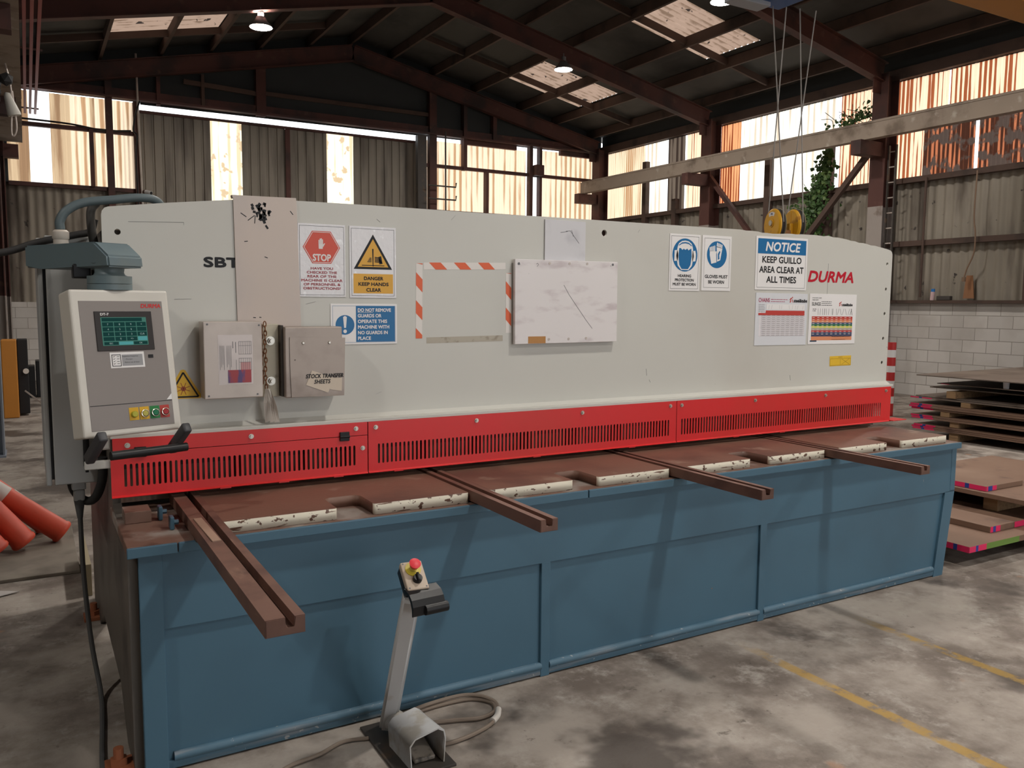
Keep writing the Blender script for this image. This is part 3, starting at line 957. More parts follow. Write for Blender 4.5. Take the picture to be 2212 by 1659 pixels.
g1 = guard(0.232, 1.186, 0.279, 46, 1.006, ((1.165, 0.955),), (0.62, 0.84, 1.06))
up = child(G, 'guard_top_strip', MB().box(0.240, 1.186, 3.230, 3.233, 1.0085, 1.061), M_RED)
for bx, bz in ((0.288, 1.035), (0.72, 1.036), (1.137, 1.037)):
    mb = MB()
    mb.cyl((bx, 3.2305, bz), (bx, 3.227, bz), 0.0095, n=18).cyl((bx, 3.227, bz), (bx, 3.221, bz), 0.006, n=6)
    child(up, 'bolt', mb, M_ZINC)
for bx in (1.088, 0.33):
    mb = MB()
    mb.box(bx - 0.02, bx + 0.02, 3.2225, 3.2300, 0.990, 1.027, 0.002).cyl((bx - 0.02, 3.222, 1.008), (bx + 0.02, 3.222, 1.008), 0.005, n=10)
    child(up, 'hinge', mb, M_BLACK)
guard(1.190, 2.836, 1.2355, 83, 1.061, ((1.222, 1.037), (1.69, 1.035), (2.255, 1.036), (2.795, 1.038)), (1.32, 2.0, 2.55))
guard(2.840, 4.540, 2.8755, 84, 1.061, ((2.87, 1.038), (3.39, 1.036), (3.95, 1.036), (4.49, 1.038)), (3.25, 3.6))
child(G, 'guard_end_shelf', MB().box(4.53, 4.66, 3.20, 3.29, 0.852, 0.857, 0.001), M_RED)
child(G, 'guard_bracket', MB().box(0.205, 0.238, 3.25, 3.32, 1.02, 1.07, 0.008).box(0.15, 0.24, 3.24, 3.26, 0.955, 0.985, 0.004), M_CREAM)

# electrical cabinet on the left side
mb = MB()
mb.box(0.064, 0.213, 3.55, 4.25, 0.850, 1.785, 0.004)
cab = child(G, 'electrical_cabinet', mb, M_CABINET)
child(cab, 'cabinet_door', MB().box(0.036, 0.054, 3.56, 4.26, 0.848, 1.775, 0.005), M_CABINET)
child(cab, 'door_seal', MB().box(0.054, 0.064, 3.57, 4.24, 0.87, 1.765), M_BLACK)
mb = MB()
mb.box(0.12, 0.17, 3.60, 3.66, 0.815, 0.850, 0.004).box(0.125, 0.165, 3.60, 3.65, 0.77, 0.815, 0.008)
child(cab, 'plug_socket', mb, M_CABINET)
mb = MB()
mb.tube([(0.145, 3.62, 0.775), (0.145, 3.62, 0.70)], [0.02, 0.010], 12)
mb.tube(wobble([(0.145, 3.62, 0.71), (0.150, 3.63, 0.45), (0.165, 3.60, 0.20), (0.185, 3.50, 0.03), (0.175, 3.28, 0.012), (0.155, 3.0, 0.012), (0.14, 2.6, 0.012)]), 0.009, 8)
child(cab, 'power_cable', mb, flat('grey_cable', (0.09, 0.09, 0.09), 0.6), smooth=True)
mb = MB()
mb.tube(wobble([(0.226, 3.52, 0.95), (0.222, 3.53, 0.86), (0.198, 3.57, 0.785), (0.165, 3.63, 0.765), (0.13, 3.68, 0.80), (0.12, 3.70, 0.86)]), 0.017, 10)
child(cab, 'looped_cable', mb, M_RUBBER, smooth=True)
mb = MB()
mb.cyl((0.172, 3.53, 0.92), (0.172, 3.53, 1.05), 0.011, n=12).cyl((0.172, 3.53, 0.895), (0.172, 3.53, 0.92), 0.006, n=10)
child(cab, 'gas_strut', mb, M_BLACK)
# anchor feet
for x, y in ((0.20, 2.93), (0.22, 4.45)):
    mb = MB()
    mb.box(x - 0.045, x + 0.06, y - 0.05, y + 0.05, 0.0, 0.018, 0.002).cyl((x, y, 0.018), (x, y, 0.075), 0.016, n=12).cyl((x, y, 0.018), (x, y, 0.04), 0.028, n=6)
    child(G, 'anchor_foot', mb, mat('orange_rust_anchor', (0.30, 0.10, 0.045), 0.7))

# swinging control pendant
P = empty('control_pendant', (0.06, 3.52, 1.72), 'cream tilted control console hanging from a blue grey arm at the left end', 'control panel')
d = Vector((0.45, -0.89, 0)).normalized()
w = Vector((d.y, -d.x, 0))
rotA = Matrix((d, -w, Vector((0, 0, 1)))).transposed()
A = Vector((0.055, 3.46, 0))
mb = MB()
mb.bm.verts.ensure_lookup_table()
prof = [(0.0, 1.662), (0.0, 1.738), (0.425, 1.738), (0.435, 1.736), (0.505, 1.692), (0.510, 1.655), (0.10, 1.655)]
hw = 0.062
mb.poly([tuple(A + d * s - w * hw + Vector((0, 0, z))) for s, z in prof], tuple(w * 2 * hw))
bmesh.ops.bevel(mb.bm, geom=mb.bm.edges[:], offset=0.006, segments=2, affect='EDGES')
M_PEND = mat('blue_grey_casting', (0.125, 0.175, 0.195), 0.45, layers=(((0.17, 0.19, 0.17), 4.0, 0.5, 0.7, 0.6),))
child(P, 'swing_arm', mb, M_PEND, smooth=True, sharp=30)
Bp = Vector((0.240, 3.075, 0))
mb = MB()
mb.tube([Bp + Vector((0, 0, z)) for z in (1.67, 1.655, 1.64, 1.632, 1.628)], [0.056, 0.046, 0.044, 0.048, 0.056], 28)
mb.cyl(Bp + Vector((0, 0, 1.628)), Bp + Vector((0, 0, 1.603)), 0.068, n=36).cyl(Bp + Vector((0, 0, 1.6015)), Bp + Vector((0, 0, 1.583)), 0.068, n=36)
child(P, 'swivel', mb, M_PEND, smooth=True)
mb = MB()
mb.box(0.135, 0.19, 3.14, 3.24, 1.622, 1.668, 0.004)
child(P, 'arm_stop', mb, M_BLACK)
mb = MB()
mb.tube([(0.112, 3.36, 1.738), (0.112, 3.36, 1.758)], [0.024, 0.024], 24).tube([(0.112, 3.36, 1.758), (0.112, 3.36, 1.764), (0.112, 3.36, 1.786), (0.112, 3.36, 1.793)], [0.022, 0.027, 0.027, 0.020], 24)
child(P, 'cable_gland', mb, mat('pale_gland', (0.52, 0.46, 0.40), 0.5), smooth=True)
mb = MB()
mb.tube(wobble([(0.112, 3.36, 1.795), (0.112, 3.36, 1.825), (0.135, 3.36, 1.862), (0.19, 3.365, 1.893), (0.29, 3.375, 1.911), (0.37, 3.385, 1.924), (0.425, 3.40, 1.922), (0.455, 3.42, 1.895), (0.46, 3.44, 1.85)]), 0.0155, 12)
child(P, 'grey_conduit', mb, mat('grey_blue_conduit', (0.095, 0.125, 0.135), 0.5), smooth=True)

# console box: local frame, x across, y up the face, z out of the face
yaw, tilt = R(17.50), R(9.566)
W_ = Vector((math.cos(yaw), math.sin(yaw), 0))
Bk = Vector((-math.sin(yaw), math.cos(yaw), 0))
U_ = math.sin(tilt) * Bk + math.cos(tilt) * Vector((0, 0, 1))
Nn = W_.cross(U_)
O_ = Vector((0.1366, 2.90, 1.1169))
MC = Matrix(((W_.x, U_.x, Nn.x, O_.x), (W_.y, U_.y, Nn.y, O_.y), (W_.z, U_.z, Nn.z, O_.z), (0, 0, 0, 1)))
cw, ch, cd = 0.3167, 0.4733, 0.092


def con(parent, name, mb, m, **k):
    mb.bm.transform(MC)
    return child(parent, name, mb, m, **k)


def rect(mb, x0, x1, y0, y1, z):
    mb.poly([(x0, y0, z), (x1, y0, z), (x1, y1, z), (x0, y1, z)])
    return mb


housing = con(P, 'console_housing', MB().box(0, cw, 0, ch, -cd, 0, 0.008, 3), mat('ivory_console_paint', (0.66, 0.63, 0.57), 0.4, layers=(((0.20, 0.15, 0.11), (22, 22, 22), 0.735, 0.76),), var=0.03))
con(housing, 'fascia', MB().box(0.025, 0.293, 0.0195, 0.436, -0.001, 0.0012, 0.001), mat('taupe_fascia', (0.255, 0.225, 0.210), 0.45, var=0.04))
con(housing, 'fascia_seam', rect(MB(), 0.027, 0.292, 0.0985, 0.1005, 0.0016), M_INK)
screen = con(P, 'touch_screen', MB().box(0.068, 0.252, 0.273, 0.402, 0.0012, 0.0042, 0.0015), flat('screen_bezel', (0.030, 0.025, 0.024), 0.35))
M_SCR = emit('lit_screen_green', (0.10, 0.28, 0.22), 0.55)
M_KEY = emit('screen_key_dark', (0.012, 0.05, 0.045), 0.8)
M_CYAN = emit('screen_cyan_key', (0.10, 0.36, 0.36), 0.75)
M_SCRTXT = emit('digit_lettering', (0.40, 0.55, 0.50), 0.7)
con(screen, 'display', rect(MB(), 0.086, 0.232, 0.290, 0.382, 0.0045), M_SCR)
mb, mc, mt = MB(), MB(), MB()
rect(mb, 0.089, 0.218, 0.3685, 0.380, 0.0048)
X = [0.088, 0.125, 0.162, 0.198, 0.231]
Y = [0.367, 0.351, 0.335, 0.319, 0.304]
for i in range(4):
    for j in range(4):
        rect(mc if (i, j) == (3, 3) else mb, X[j] + 0.0012, X[j + 1] - 0.0012, Y[i + 1] + 0.001, Y[i] - 0.001, 0.0048)
        key = [['7', '8', '9', '<'], ['4', '5', '6', ''], ['1', '2', '3', 'CLR'], ['', '0', '+/-', '']][i][j]
        if key:
            text_into(mt, key, 0.006, Matrix.Translation(((X[j] + X[j + 1]) / 2, Y[i + 1] + 0.005, 0.0051)))
rect(mb, 0.090, 0.135, 0.292, 0.302, 0.0048); rect(mc, 0.137, 0.182, 0.292, 0.302, 0.0048); rect(mb, 0.184, 0.229, 0.292, 0.302, 0.0048)
text_into(mt, 'ESC', 0.005, Matrix.Translation((0.112, 0.2945, 0.0051)))
text_into(mt, 'OK', 0.005, Matrix.Translation((0.207, 0.2945, 0.0051)))
con(screen, 'screen_keys', mb, M_KEY)
con(screen, 'screen_cyan_keys', mc, M_CYAN)
con(screen, 'digit_lettering', mt, M_SCRTXT)
mb = MB()
text_into(mb, 'DT-7', 0.0075, Matrix.Translation((0.086, 0.3885, 0.0046)), 'LEFT', bold=0.06, width=0.026)
con(screen, 'screen_lettering', mb, M_WHITE)
mb = MB()
text_into(mb, 'DURMA', 0.0130, Matrix.Translation((0.2525, 0.4135, 0.0017)), bold=0.05, shear=0.15, width=0.066)
con(housing, 'maker_lettering', mb, flat('console_red_print', (0.62, 0.03, 0.03), 0.4))
st = con(housing, 'checklist_sticker', rect(MB(), 0.104, 0.214, 0.217, 0.268, 0.0020), M_WHITE)
con(housing, 'sticker_panel', rect(MB(), 0.141, 0.208, 0.223, 0.260, 0.0023), flat('sticker_grey', (0.33, 0.33, 0.34), 0.4))
mb = MB()
for a, b_, c, d_ in ((0.109, 0.138, 0.2225, 0.2245), (0.109, 0.138, 0.259, 0.261), (0.109, 0.111, 0.2225, 0.261), (0.136, 0.138, 0.2225, 0.261)):
    rect(mb, a, b_, c, d_, 0.0024)
for k in range(4):
    y = 0.230 + k * 0.0078
    rect(mb, 0.125, 0.133, y, y + 0.0015, 0.0024)
    mb.poly([(0.113, y + 0.001, 0.0024), (0.116, y - 0.001, 0.0024), (0.122, y + 0.004, 0.0024), (0.1165, y + 0.0015, 0.0024)])
text_into(mb, 'Inspection frequency:', 0.0042, Matrix.Translation((0.1425, 0.2525, 0.0026)), 'LEFT')
text_into(mb, '- Pre-start', 0.0042, Matrix.Translation((0.150, 0.2425, 0.0026)), 'LEFT')
text_into(mb, '- Before use of shear', 0.0042, Matrix.Translation((0.146, 0.2325, 0.0026)), 'LEFT')
con(housing, 'sticker_lettering', mb, M_INK)
con(housing, 'usb_port', MB().box(0.228, 0.244, 0.246, 0.257, 0.0012, 0.0030), M_INK)
con(housing, 'peeling_sticker', MB().poly([(0.274, 0.103, 0.002), (0.292, 0.103, 0.002), (0.292, 0.123, 0.002)]), M_WHITE)
M_CHROME = mat('chrome_ring', (0.62, 0.58, 0.50), 0.25, 0.9, var=0)
for k, (bx, pc, bc, ring) in enumerate(((0.161, (0.66, 0.38, 0.02), (0.42, 0.40, 0.04), False), (0.195, (0.66, 0.38, 0.02), (0.45, 0.40, 0.08), True), (0.2295, (0.02, 0.20, 0.05), (0.01, 0.16, 0.07), True), (0.263, (0.45, 0.05, 0.04), (0.36, 0.025, 0.03), True))):
    nm = ('amber', 'yellow', 'green', 'red')[k]
    bt = con(P, 'push_button', rect(MB(), bx - 0.0155, bx + 0.0155, 0.044, 0.0855, 0.0022), flat(nm + '_button_plate', pc, 0.4))
    bt['label'] = nm + ' push button with backing plate'
    mb = MB()
    mb.tube([(bx, 0.063, z) for z in (0.002, 0.009, 0.0125)], [0.0105, 0.0105, 0.0085], 20)
    con(bt, 'button_cap', mb, flat(nm + '_button_cap', bc, 0.3), smooth=True)
    if ring:
        mb = MB()
        mb.tube([(bx, 0.063, 0.002), (bx, 0.063, 0.010)], 0.0128, 24, caps=False)
        mb.tube([(bx, 0.063, 0.010), (bx, 0.063, 0.0105)], [0.0128, 0.0108], 24, caps=False)
        con(bt, 'button_ring', mb, M_CHROME, smooth=True)
# handle below the console
mb = MB()
mb.tube([(0.045, -0.062, 0.075), (0.29, -0.062, 0.075)], 0.014, 18)
hd = con(P, 'grab_handle', mb, M_BLACK, smooth=True)
for hx in (0.026, 0.296):
    mb = MB()
    mb.obox(Vector((hx, -0.032, 0.015)), (0.028, 0.15, 0.034), Matrix.Rotation(R(62), 3, 'X'), 0.006, 3)
    con(hd, 'handle_bracket', mb, flat('dark_grey_bracket', (0.055, 0.055, 0.06), 0.45), smooth=True, sharp=50)

# ------------------------------------------------------------------ signs on the cover
YS = 3.2985


def sign(name, x0, x1, z0, z1, label, cat, m=M_WHITE, rotdeg=0.0, group=None, thick=0.0022):
    """A flat sign: its board is the top-level mesh; returns (board, frame with the origin at its bottom left corner)."""
    M = front((x0 + x1) / 2, 3.2995, (z0 + z1) / 2) @ Matrix.Rotation(R(rotdeg), 4, 'Z') @ Matrix.Translation((-(x1 - x0) / 2, -(z1 - z0) / 2, 0))
    mb = MB()
    mb.box(0, x1 - x0, 0, z1 - z0, 0, thick, 0.0004, 1)
    mb.bm.transform(M)
    o = build(name, mb, m)
    tag(o, label, cat, group)
    ORG[o.name] = o.location.copy()
    return o, M @ Matrix.Translation((0, 0, thick))


def on(board, M, name, mb, m, layer=1):
    mb.bm.transform(M @ Matrix.Translation((0, 0, 0.0004 * layer)))
    return child(board, name, mb, m)


def frame2(mb, x0, x1, y0, y1, t):
    for a, b_, c, d_ in ((x0, x1, y0, y0 + t), (x0, x1, y1 - t, y1), (x0, x0 + t, y0, y1), (x1 - t, x1, y0, y1)):
        rect(mb, a, b_, c, d_, 0)
    return mb


def P2(mb, pts, z=0.0):
    mb.poly([(x, y, z) for x, y in pts])
    return mb


T2 = lambda x, y: Matrix.Translation((x, y, 0))


def hand(mb, cx, cy, s, flip=1):
    """Raised open hand, palm width about S."""
    f = lambda pts: P2(mb, [(cx + flip * x * s, cy + y * s) for x, y in pts])
    f([(-0.42, -0.75), (0.36, -0.75), (0.46, -0.1), (0.46, 0.25), (-0.46, 0.25), (-0.46, -0.2)])
    for x, h in ((-0.46, 0.95), (-0.225, 1.22), (0.01, 1.28), (0.245, 1.08)):
        f([(x, 0.22), (x + 0.205, 0.22), (x + 0.205, h), (x + 0.16, h + 0.07), (x + 0.045, h + 0.07), (x, h)])
    f([(0.40, -0.35), (0.52, -0.30), (0.86, 0.30), (0.80, 0.40), (0.70, 0.38), (0.40, 0.05)])


# red stop sign, partly behind the metal hanging plate
bd, M = sign('warning_sign', 0.931, 1.124, 1.569, 1.857, 'laminated stop sheet with red hexagon and hand beside the metal hanging plate', 'sign', M_LAMINATE)
on(bd, M, 'border', frame2(MB(), 0.006, 0.187, 0.007, 0.280, 0.0012), M_INK)
hexa = lambda r: [(0.095 + r * math.cos(R(a)), 0.196 + r * math.sin(R(a)) * 0.97) for a in range(0, 360, 60)]
on(bd, M, 'hexagon', P2(MB(), hexa(0.076)), M_SIGNRED)
mb = MB()
for a, b_ in zip(hexa(0.071), hexa(0.071)[1:] + hexa(0.071)[:1]):
    bar(mb, (*a, 0), (*b_, 0), 0.0022, 0.0002)
hand(mb, 0.092, 0.205, 0.020)
text_into(mb, 'STOP', 0.026, T2(0.095, 0.143), bold=0.05, width=0.072)
on(bd, M, 'symbol', mb, flat('washed_white_print', (0.78, 0.72, 0.70), 0.35), 2)
mb = MB()
for k, s in enumerate(('HAVE YOU', 'CHECKED THE', 'REAR OF THE', 'MACHINE IS CLEAR', 'OF PERSONNEL &', 'OBSTRUCTIONS?')):
    text_into(mb, s, 0.0095, T2(0.095, 0.108 - k * 0.0158), bold=0.05, width=(0.090, 0.123, 0.118, 0.168, 0.150, 0.152)[k])
on(bd, M, 'lettering', mb, flat('dark_red_print', (0.33, 0.03, 0.04), 0.4))

bd, M = sign('warning_sign', 1.141, 1.343, 1.567, 1.857, 'laminated danger sheet with yellow crushed hand triangle above amber band', 'sign', M_LAMINATE)
on(bd, M, 'border', frame2(MB(), 0.008, 0.194, 0.008, 0.281, 0.0012), M_INK)
tri = lambda k: [(0.101 + x * k, 0.163 + y * k) for x, y in ((-0.0835, -0.046), (0.0835, -0.046), (0.0, 0.096))]
on(bd, M, 'triangle', P2(MB(), tri(1.0)), M_INK)
on(bd, M, 'triangle_field', P2(MB(), tri(0.80)), M_SIGNYEL, 2)
mb = MB()
P2(mb, [(0.097, 0.200), (0.103, 0.200), (0.102, 0.128), (0.099, 0.128)])
P2(mb, [(0.052, 0.131), (0.150, 0.131), (0.150, 0.134), (0.052, 0.134)])
for k in range(4):
    P2(mb, [(0.108, 0.146 + k * 0.006), (0.140 - 0.004 * k, 0.144 + k * 0.006), (0.141 - 0.004 * k, 0.148 + k * 0.006), (0.108, 0.150 + k * 0.006)])
    P2(mb, [(0.076 + 0.003 * k, 0.146 + k * 0.005), (0.094, 0.146 + k * 0.005), (0.094, 0.149 + k * 0.005), (0.076 + 0.003 * k, 0.149 + k * 0.005)])
P2(mb, [(0.128, 0.138), (0.142, 0.140), (0.136, 0.172), (0.124, 0.168)])
on(bd, M, 'symbol', mb, M_INK, 3)
on(bd, M, 'amber_band', rect(MB(), 0.016, 0.188, 0.018, 0.098, 0), M_SIGNYEL)
mb = MB()
for k, s in enumerate(('DANGER', 'KEEP HANDS', 'CLEAR')):
    text_into(mb, s, 0.0135, T2(0.102, 0.073 - k * 0.0235), bold=0.055, width=(0.083, 0.130, 0.063)[k])
on(bd, M, 'lettering', mb, M_INK, 2)

bd, M = sign('safety_sign', 1.059, 1.346, 1.376, 1.542, 'blue and white guards notice with exclamation mark, half behind the right document box', 'sign')
on(bd, M, 'border', frame2(MB(), 0.008, 0.279, 0.008, 0.158, 0.001), M_SIGNBLUE)
on(bd, M, 'blue_field', rect(MB(), 0.107, 0.277, 0.010, 0.157, 0), M_SIGNBLUE)
on(bd, M, 'disc', P2(MB(), circle(0.060, 0.080, 0.040, 32)), M_SIGNBLUE)
mb = MB()
P2(mb, [(0.052, 0.112), (0.060, 0.117), (0.068, 0.112), (0.064, 0.068), (0.056, 0.068)])
P2(mb, circle(0.060, 0.054, 0.0075))
on(bd, M, 'exclamation_symbol', mb, M_WHITE, 2)
mb = MB()
for k, s in enumerate(('DO NOT REMOVE', 'GUARDS OR', 'OPERATE THIS', 'MACHINE WITH', 'NO GUARDS IN', 'PLACE')):
    text_into(mb, s, 0.0135, T2(0.114, 0.134 - k * 0.0232), 'LEFT', bold=0.045, width=(0.144, 0.102, 0.127, 0.136, 0.129, 0.055)[k])
rect(mb, 0.114, 0.180, 0.1305, 0.1318, 0)
on(bd, M, 'lettering', mb, M_WHITE, 2)

bd, M = sign('safety_sign', 2.822, 3.027, 1.619, 1.906, 'white sign with blue disc showing a head wearing ear muffs', 'sign')
on(bd, M, 'border', frame2(MB(), 0.010, 0.195, 0.010, 0.277, 0.0014), M_INK)
on(bd, M, 'disc', P2(MB(), circle(0.1025, 0.182, 0.084, 40)), M_SIGNBLUE)
mb = MB()
P2(mb, [(0.044, 0.178), (0.052, 0.222), (0.060, 0.240), (0.080, 0.252), (0.1025, 0.255), (0.125, 0.252), (0.145, 0.240), (0.153, 0.222), (0.161, 0.178), (0.150, 0.128), (0.128, 0.106), (0.078, 0.106), (0.055, 0.128)])
for s in (-1, 1):
    c = 0.1025 + s * 0.060
    P2(mb, [(c - 0.011, 0.150), (c + 0.011, 0.152), (c + 0.013, 0.170), (c + 0.013, 0.190), (c + 0.008, 0.206), (c - 0.010, 0.204)])
on(bd, M, 'symbol', mb, M_WHITE, 2)
mb = MB()
P2(mb, [(0.058, 0.176), (0.062, 0.216), (0.073, 0.216), (0.083, 0.207), (0.092, 0.214), (0.103, 0.208), (0.116, 0.215), (0.124, 0.206), (0.134, 0.212), (0.143, 0.216), (0.147, 0.176), (0.140, 0.132), (0.124, 0.111), (0.081, 0.111), (0.065, 0.132)])
P2(mb, [(0.060, 0.232), (0.080, 0.245), (0.1025, 0.248), (0.125, 0.245), (0.145, 0.232), (0.145, 0.227), (0.125, 0.238), (0.1025, 0.241), (0.080, 0.238), (0.060, 0.227)])
on(bd, M, 'face_symbol', mb, M_SIGNBLUE, 3)
mb = MB()
for k, s in enumerate(('HEARING', 'PROTECTION', 'MUST BE WORN')):
    text_into(mb, s, 0.0135, T2(0.1025, 0.070 - k * 0.0215), bold=0.05, width=(0.088, 0.125, 0.153)[k])
on(bd, M, 'lettering', mb, M_INK)

bd, M = sign('safety_sign', 3.041, 3.246, 1.622, 1.908, 'white sign with smaller blue disc showing a pair of gloves', 'sign')
on(bd, M, 'border', frame2(MB(), 0.014, 0.193, 0.016, 0.272, 0.0012), M_INK)
on(bd, M, 'disc', P2(MB(), circle(0.1025, 0.188, 0.070, 40)), M_SIGNBLUE)
mb = MB()
P2(mb, [(0.052, 0.185), (0.064, 0.140), (0.100, 0.148), (0.097, 0.190), (0.100, 0.205), (0.052, 0.208)])
for k in range(4):
    P2(mb, [(0.050 + 0.0105 * k, 0.205), (0.058 + 0.0105 * k, 0.206), (0.057 + 0.0105 * k, 0.226 + 0.003 * k), (0.050 + 0.0105 * k, 0.226 + 0.003 * k)])
P2(mb, [(0.104, 0.152), (0.126, 0.160), (0.136, 0.206), (0.140, 0.222), (0.098, 0.232), (0.102, 0.190)])
for k in range(4):
    P2(mb, [(0.098 + 0.0105 * k, 0.228 - 0.002 * k), (0.106 + 0.0105 * k, 0.226 - 0.002 * k), (0.108 + 0.0105 * k, 0.250 - 0.003 * k), (0.101 + 0.0105 * k, 0.251 - 0.003 * k)])
on(bd, M, 'symbol', mb, M_WHITE, 2)
mb = MB()
P2(mb, [(0.110, 0.162), (0.121, 0.166), (0.118, 0.186), (0.126, 0.204), (0.119, 0.208), (0.108, 0.192)])
on(bd, M, 'thumb_symbol', mb, M_SIGNBLUE, 3)
mb = MB()
for k, s in enumerate(('GLOVES MUST', 'BE WORN')):
    text_into(mb, s, 0.0165, T2(0.1025, 0.066 - k * 0.028), bold=0.045, width=(0.160, 0.110)[k])
on(bd, M, 'lettering', mb, M_INK)

bd, M = sign('notice_sign', 3.427, 3.831, 1.633, 1.922, 'square white notice board with blue heading below the yellow crane block', 'sign')
on(bd, M, 'border', frame2(MB(), 0.014, 0.391, 0.012, 0.276, 0.0014), M_INK)
on(bd, M, 'heading_field', rect(MB(), 0.014, 0.391, 0.196, 0.277, 0), M_SIGNBLUE, 2)
mb = MB()
text_into(mb, 'NOTICE', 0.048, T2(0.203, 0.212), bold=0.045, shear=0.18, width=0.270)
on(bd, M, 'heading_lettering', mb, M_WHITE, 3)
mb = MB()
for k, s in enumerate(('KEEP GUILLO', 'AREA CLEAR AT', 'ALL TIMES')):
    text_into(mb, s, 0.034, T2(0.203, 0.148 - k * 0.054), bold=0.04, width=(0.305, 0.345, 0.232)[k])
on(bd, M, 'lettering', mb, M_INK)


def small_lines(mb, x0, x1, y, n, h, gap):
    for k in range(n):
        x = x0
        while x < x1 - 0.004:
            e = min(x1, x + rnd.uniform(0.006, 0.018))
            rect(mb, x, e, y - k * gap, y - k * gap + h, 0)
            x = e + 0.003


def tube_logo(board, M, x, y, s):
    mb = MB()
    P2(mb, [(x, y), (x + 0.3 * s, y - 0.1 * s), (x + 0.55 * s, y + 0.25 * s), (x + 0.3 * s, y + 0.5 * s), (x + 0.75 * s, y + 0.75 * s), (x + 0.5 * s, y + 1.0 * s), (x, y + 0.6 * s), (x + 0.28 * s, y + 0.28 * s)])
    P2(mb, circle(x + 0.85 * s, y + 1.0 * s, 0.16 * s, 10))
    P2(mb, [(x + 0.7 * s, y + 0.6 * s), (x + 0.9 * s, y + 0.6 * s), (x + 1.2 * s, y - 0.05 * s), (x + 0.98 * s, y - 0.05 * s)])
    on(board, M, 'logo_mark', mb, flat('logo_red_print', (0.52, 0.06, 0.05), 0.4), 2)
    mb = MB()
    text_into(mb, 'steel&tube', s * 0.70, T2(x + 1.30 * s, y), 'LEFT', bold=0.06, width=4.1 * s)
    on(board, M, 'logo_lettering', mb, M_INK, 2)


bd, M = sign('load_chart', 3.438, 3.847, 1.327, 1.615, 'chain lifting load chart with blue shaded edges and one red header row', 'chart', mat('chart_sheet_blue', (0.68, 0.69, 0.72), 0.3, layers=(((0.40, 0.47, 0.54), (2.2, 2.2, 1.2), 0.45, 0.62),), var=0.02), -0.4)
on(bd, M, 'white_area', rect(MB(), 0.030, 0.392, 0.050, 0.190, 0), flat('table_white', (0.76, 0.73, 0.75), 0.4))
mb = MB()
text_into(mb, 'CHAINS', 0.022, T2(0.020, 0.238), 'LEFT', bold=0.015, width=0.085)
small_lines(mb, 0.115, 0.245, 0.252, 1, 0.003, 0.01); small_lines(mb, 0.115, 0.225, 0.240, 1, 0.003, 0.01)
on(bd, M, 'heading_lettering', mb, flat('magenta_print', (0.42, 0.05, 0.12), 0.4), 2)
tube_logo(bd, M, 0.262, 0.240, 0.026)
on(bd, M, 'picture_row', rect(MB(), 0.082, 0.386, 0.196, 0.228, 0), M_WHITE, 2)
mb = MB()
for x in (0.10, 0.12, 0.185, 0.20, 0.265, 0.285, 0.31, 0.325, 0.37):
    bar(mb, (x, 0.200, 0), (x + rnd.uniform(-0.008, 0.008), 0.222, 0), 0.0012, 0.0002)
small_lines(mb, 0.022, 0.070, 0.222, 5, 0.003, 0.009)
for k in range(13):
    rect(mb, 0.045, 0.392, 0.052 + k * 0.0108, 0.0528 + k * 0.0108, 0)
for k in range(10):
    rect(mb, 0.046 + k * 0.0375, 0.047 + k * 0.0375, 0.052, 0.186, 0)
on(bd, M, 'table_lines', mb, flat('pale_grey_print', (0.33, 0.31, 0.33), 0.5), 2)
mb = MB()
for k in range(12):
    for j in range(9):
        rect(mb, 0.052 + j * 0.0375, 0.078 + j * 0.0375, 0.0545 + k * 0.0108, 0.0585 + k * 0.0108, 0)
on(bd, M, 'figure_lettering', mb, flat('mid_grey_print', (0.45, 0.42, 0.43), 0.5), 3)
mb = MB()
rect(mb, 0.022, 0.386, 0.166, 0.178, 0); rect(mb, 0.078, 0.386, 0.178, 0.192, 0)
on(bd, M, 'header_row', mb, flat('chart_red', (0.50, 0.055, 0.045), 0.4), 4)

bd, M = sign('load_chart', 3.864, 4.269, 1.326, 1.615, 'sling load chart with rainbow coloured rows, rightmost sheet of the group', 'chart', M_WHITE, -0.4)
mb = MB()
text_into(mb, 'SYNTHETIC AND', 0.007, T2(0.022, 0.262), 'LEFT')
text_into(mb, 'WIRE ROPE', 0.007, T2(0.022, 0.250), 'LEFT')
text_into(mb, 'SLINGS', 0.019, T2(0.020, 0.222), 'LEFT', bold=0.02, width=0.072)
small_lines(mb, 0.10, 0.19, 0.243, 3, 0.003, 0.010)
small_lines(mb, 0.028, 0.060, 0.200, 2, 0.003, 0.010)
for k, x in enumerate((0.075, 0.092, 0.112, 0.128, 0.146, 0.163, 0.195, 0.200, 0.232, 0.240, 0.275, 0.283, 0.320, 0.352)):
    bar(mb, (x, 0.168, 0), (x + (0.012 if k > 8 else 0.002) * (1 if k % 2 else -1), 0.205, 0), 0.0016 + 0.0012 * (k in (3, 13)), 0.0002)
bar(mb, (0.335, 0.168, 0), (0.345, 0.205, 0), 0.0016, 0.0002)
bar(mb, (0.372, 0.168, 0), (0.360, 0.205, 0), 0.0028, 0.0002)
small_lines(mb, 0.20, 0.36, 0.040, 1, 0.003, 0.010); small_lines(mb, 0.20, 0.32, 0.025, 1, 0.003, 0.010)
on(bd, M, 'lettering', mb, M_INK)
tube_logo(bd, M, 0.250, 0.222, 0.022)
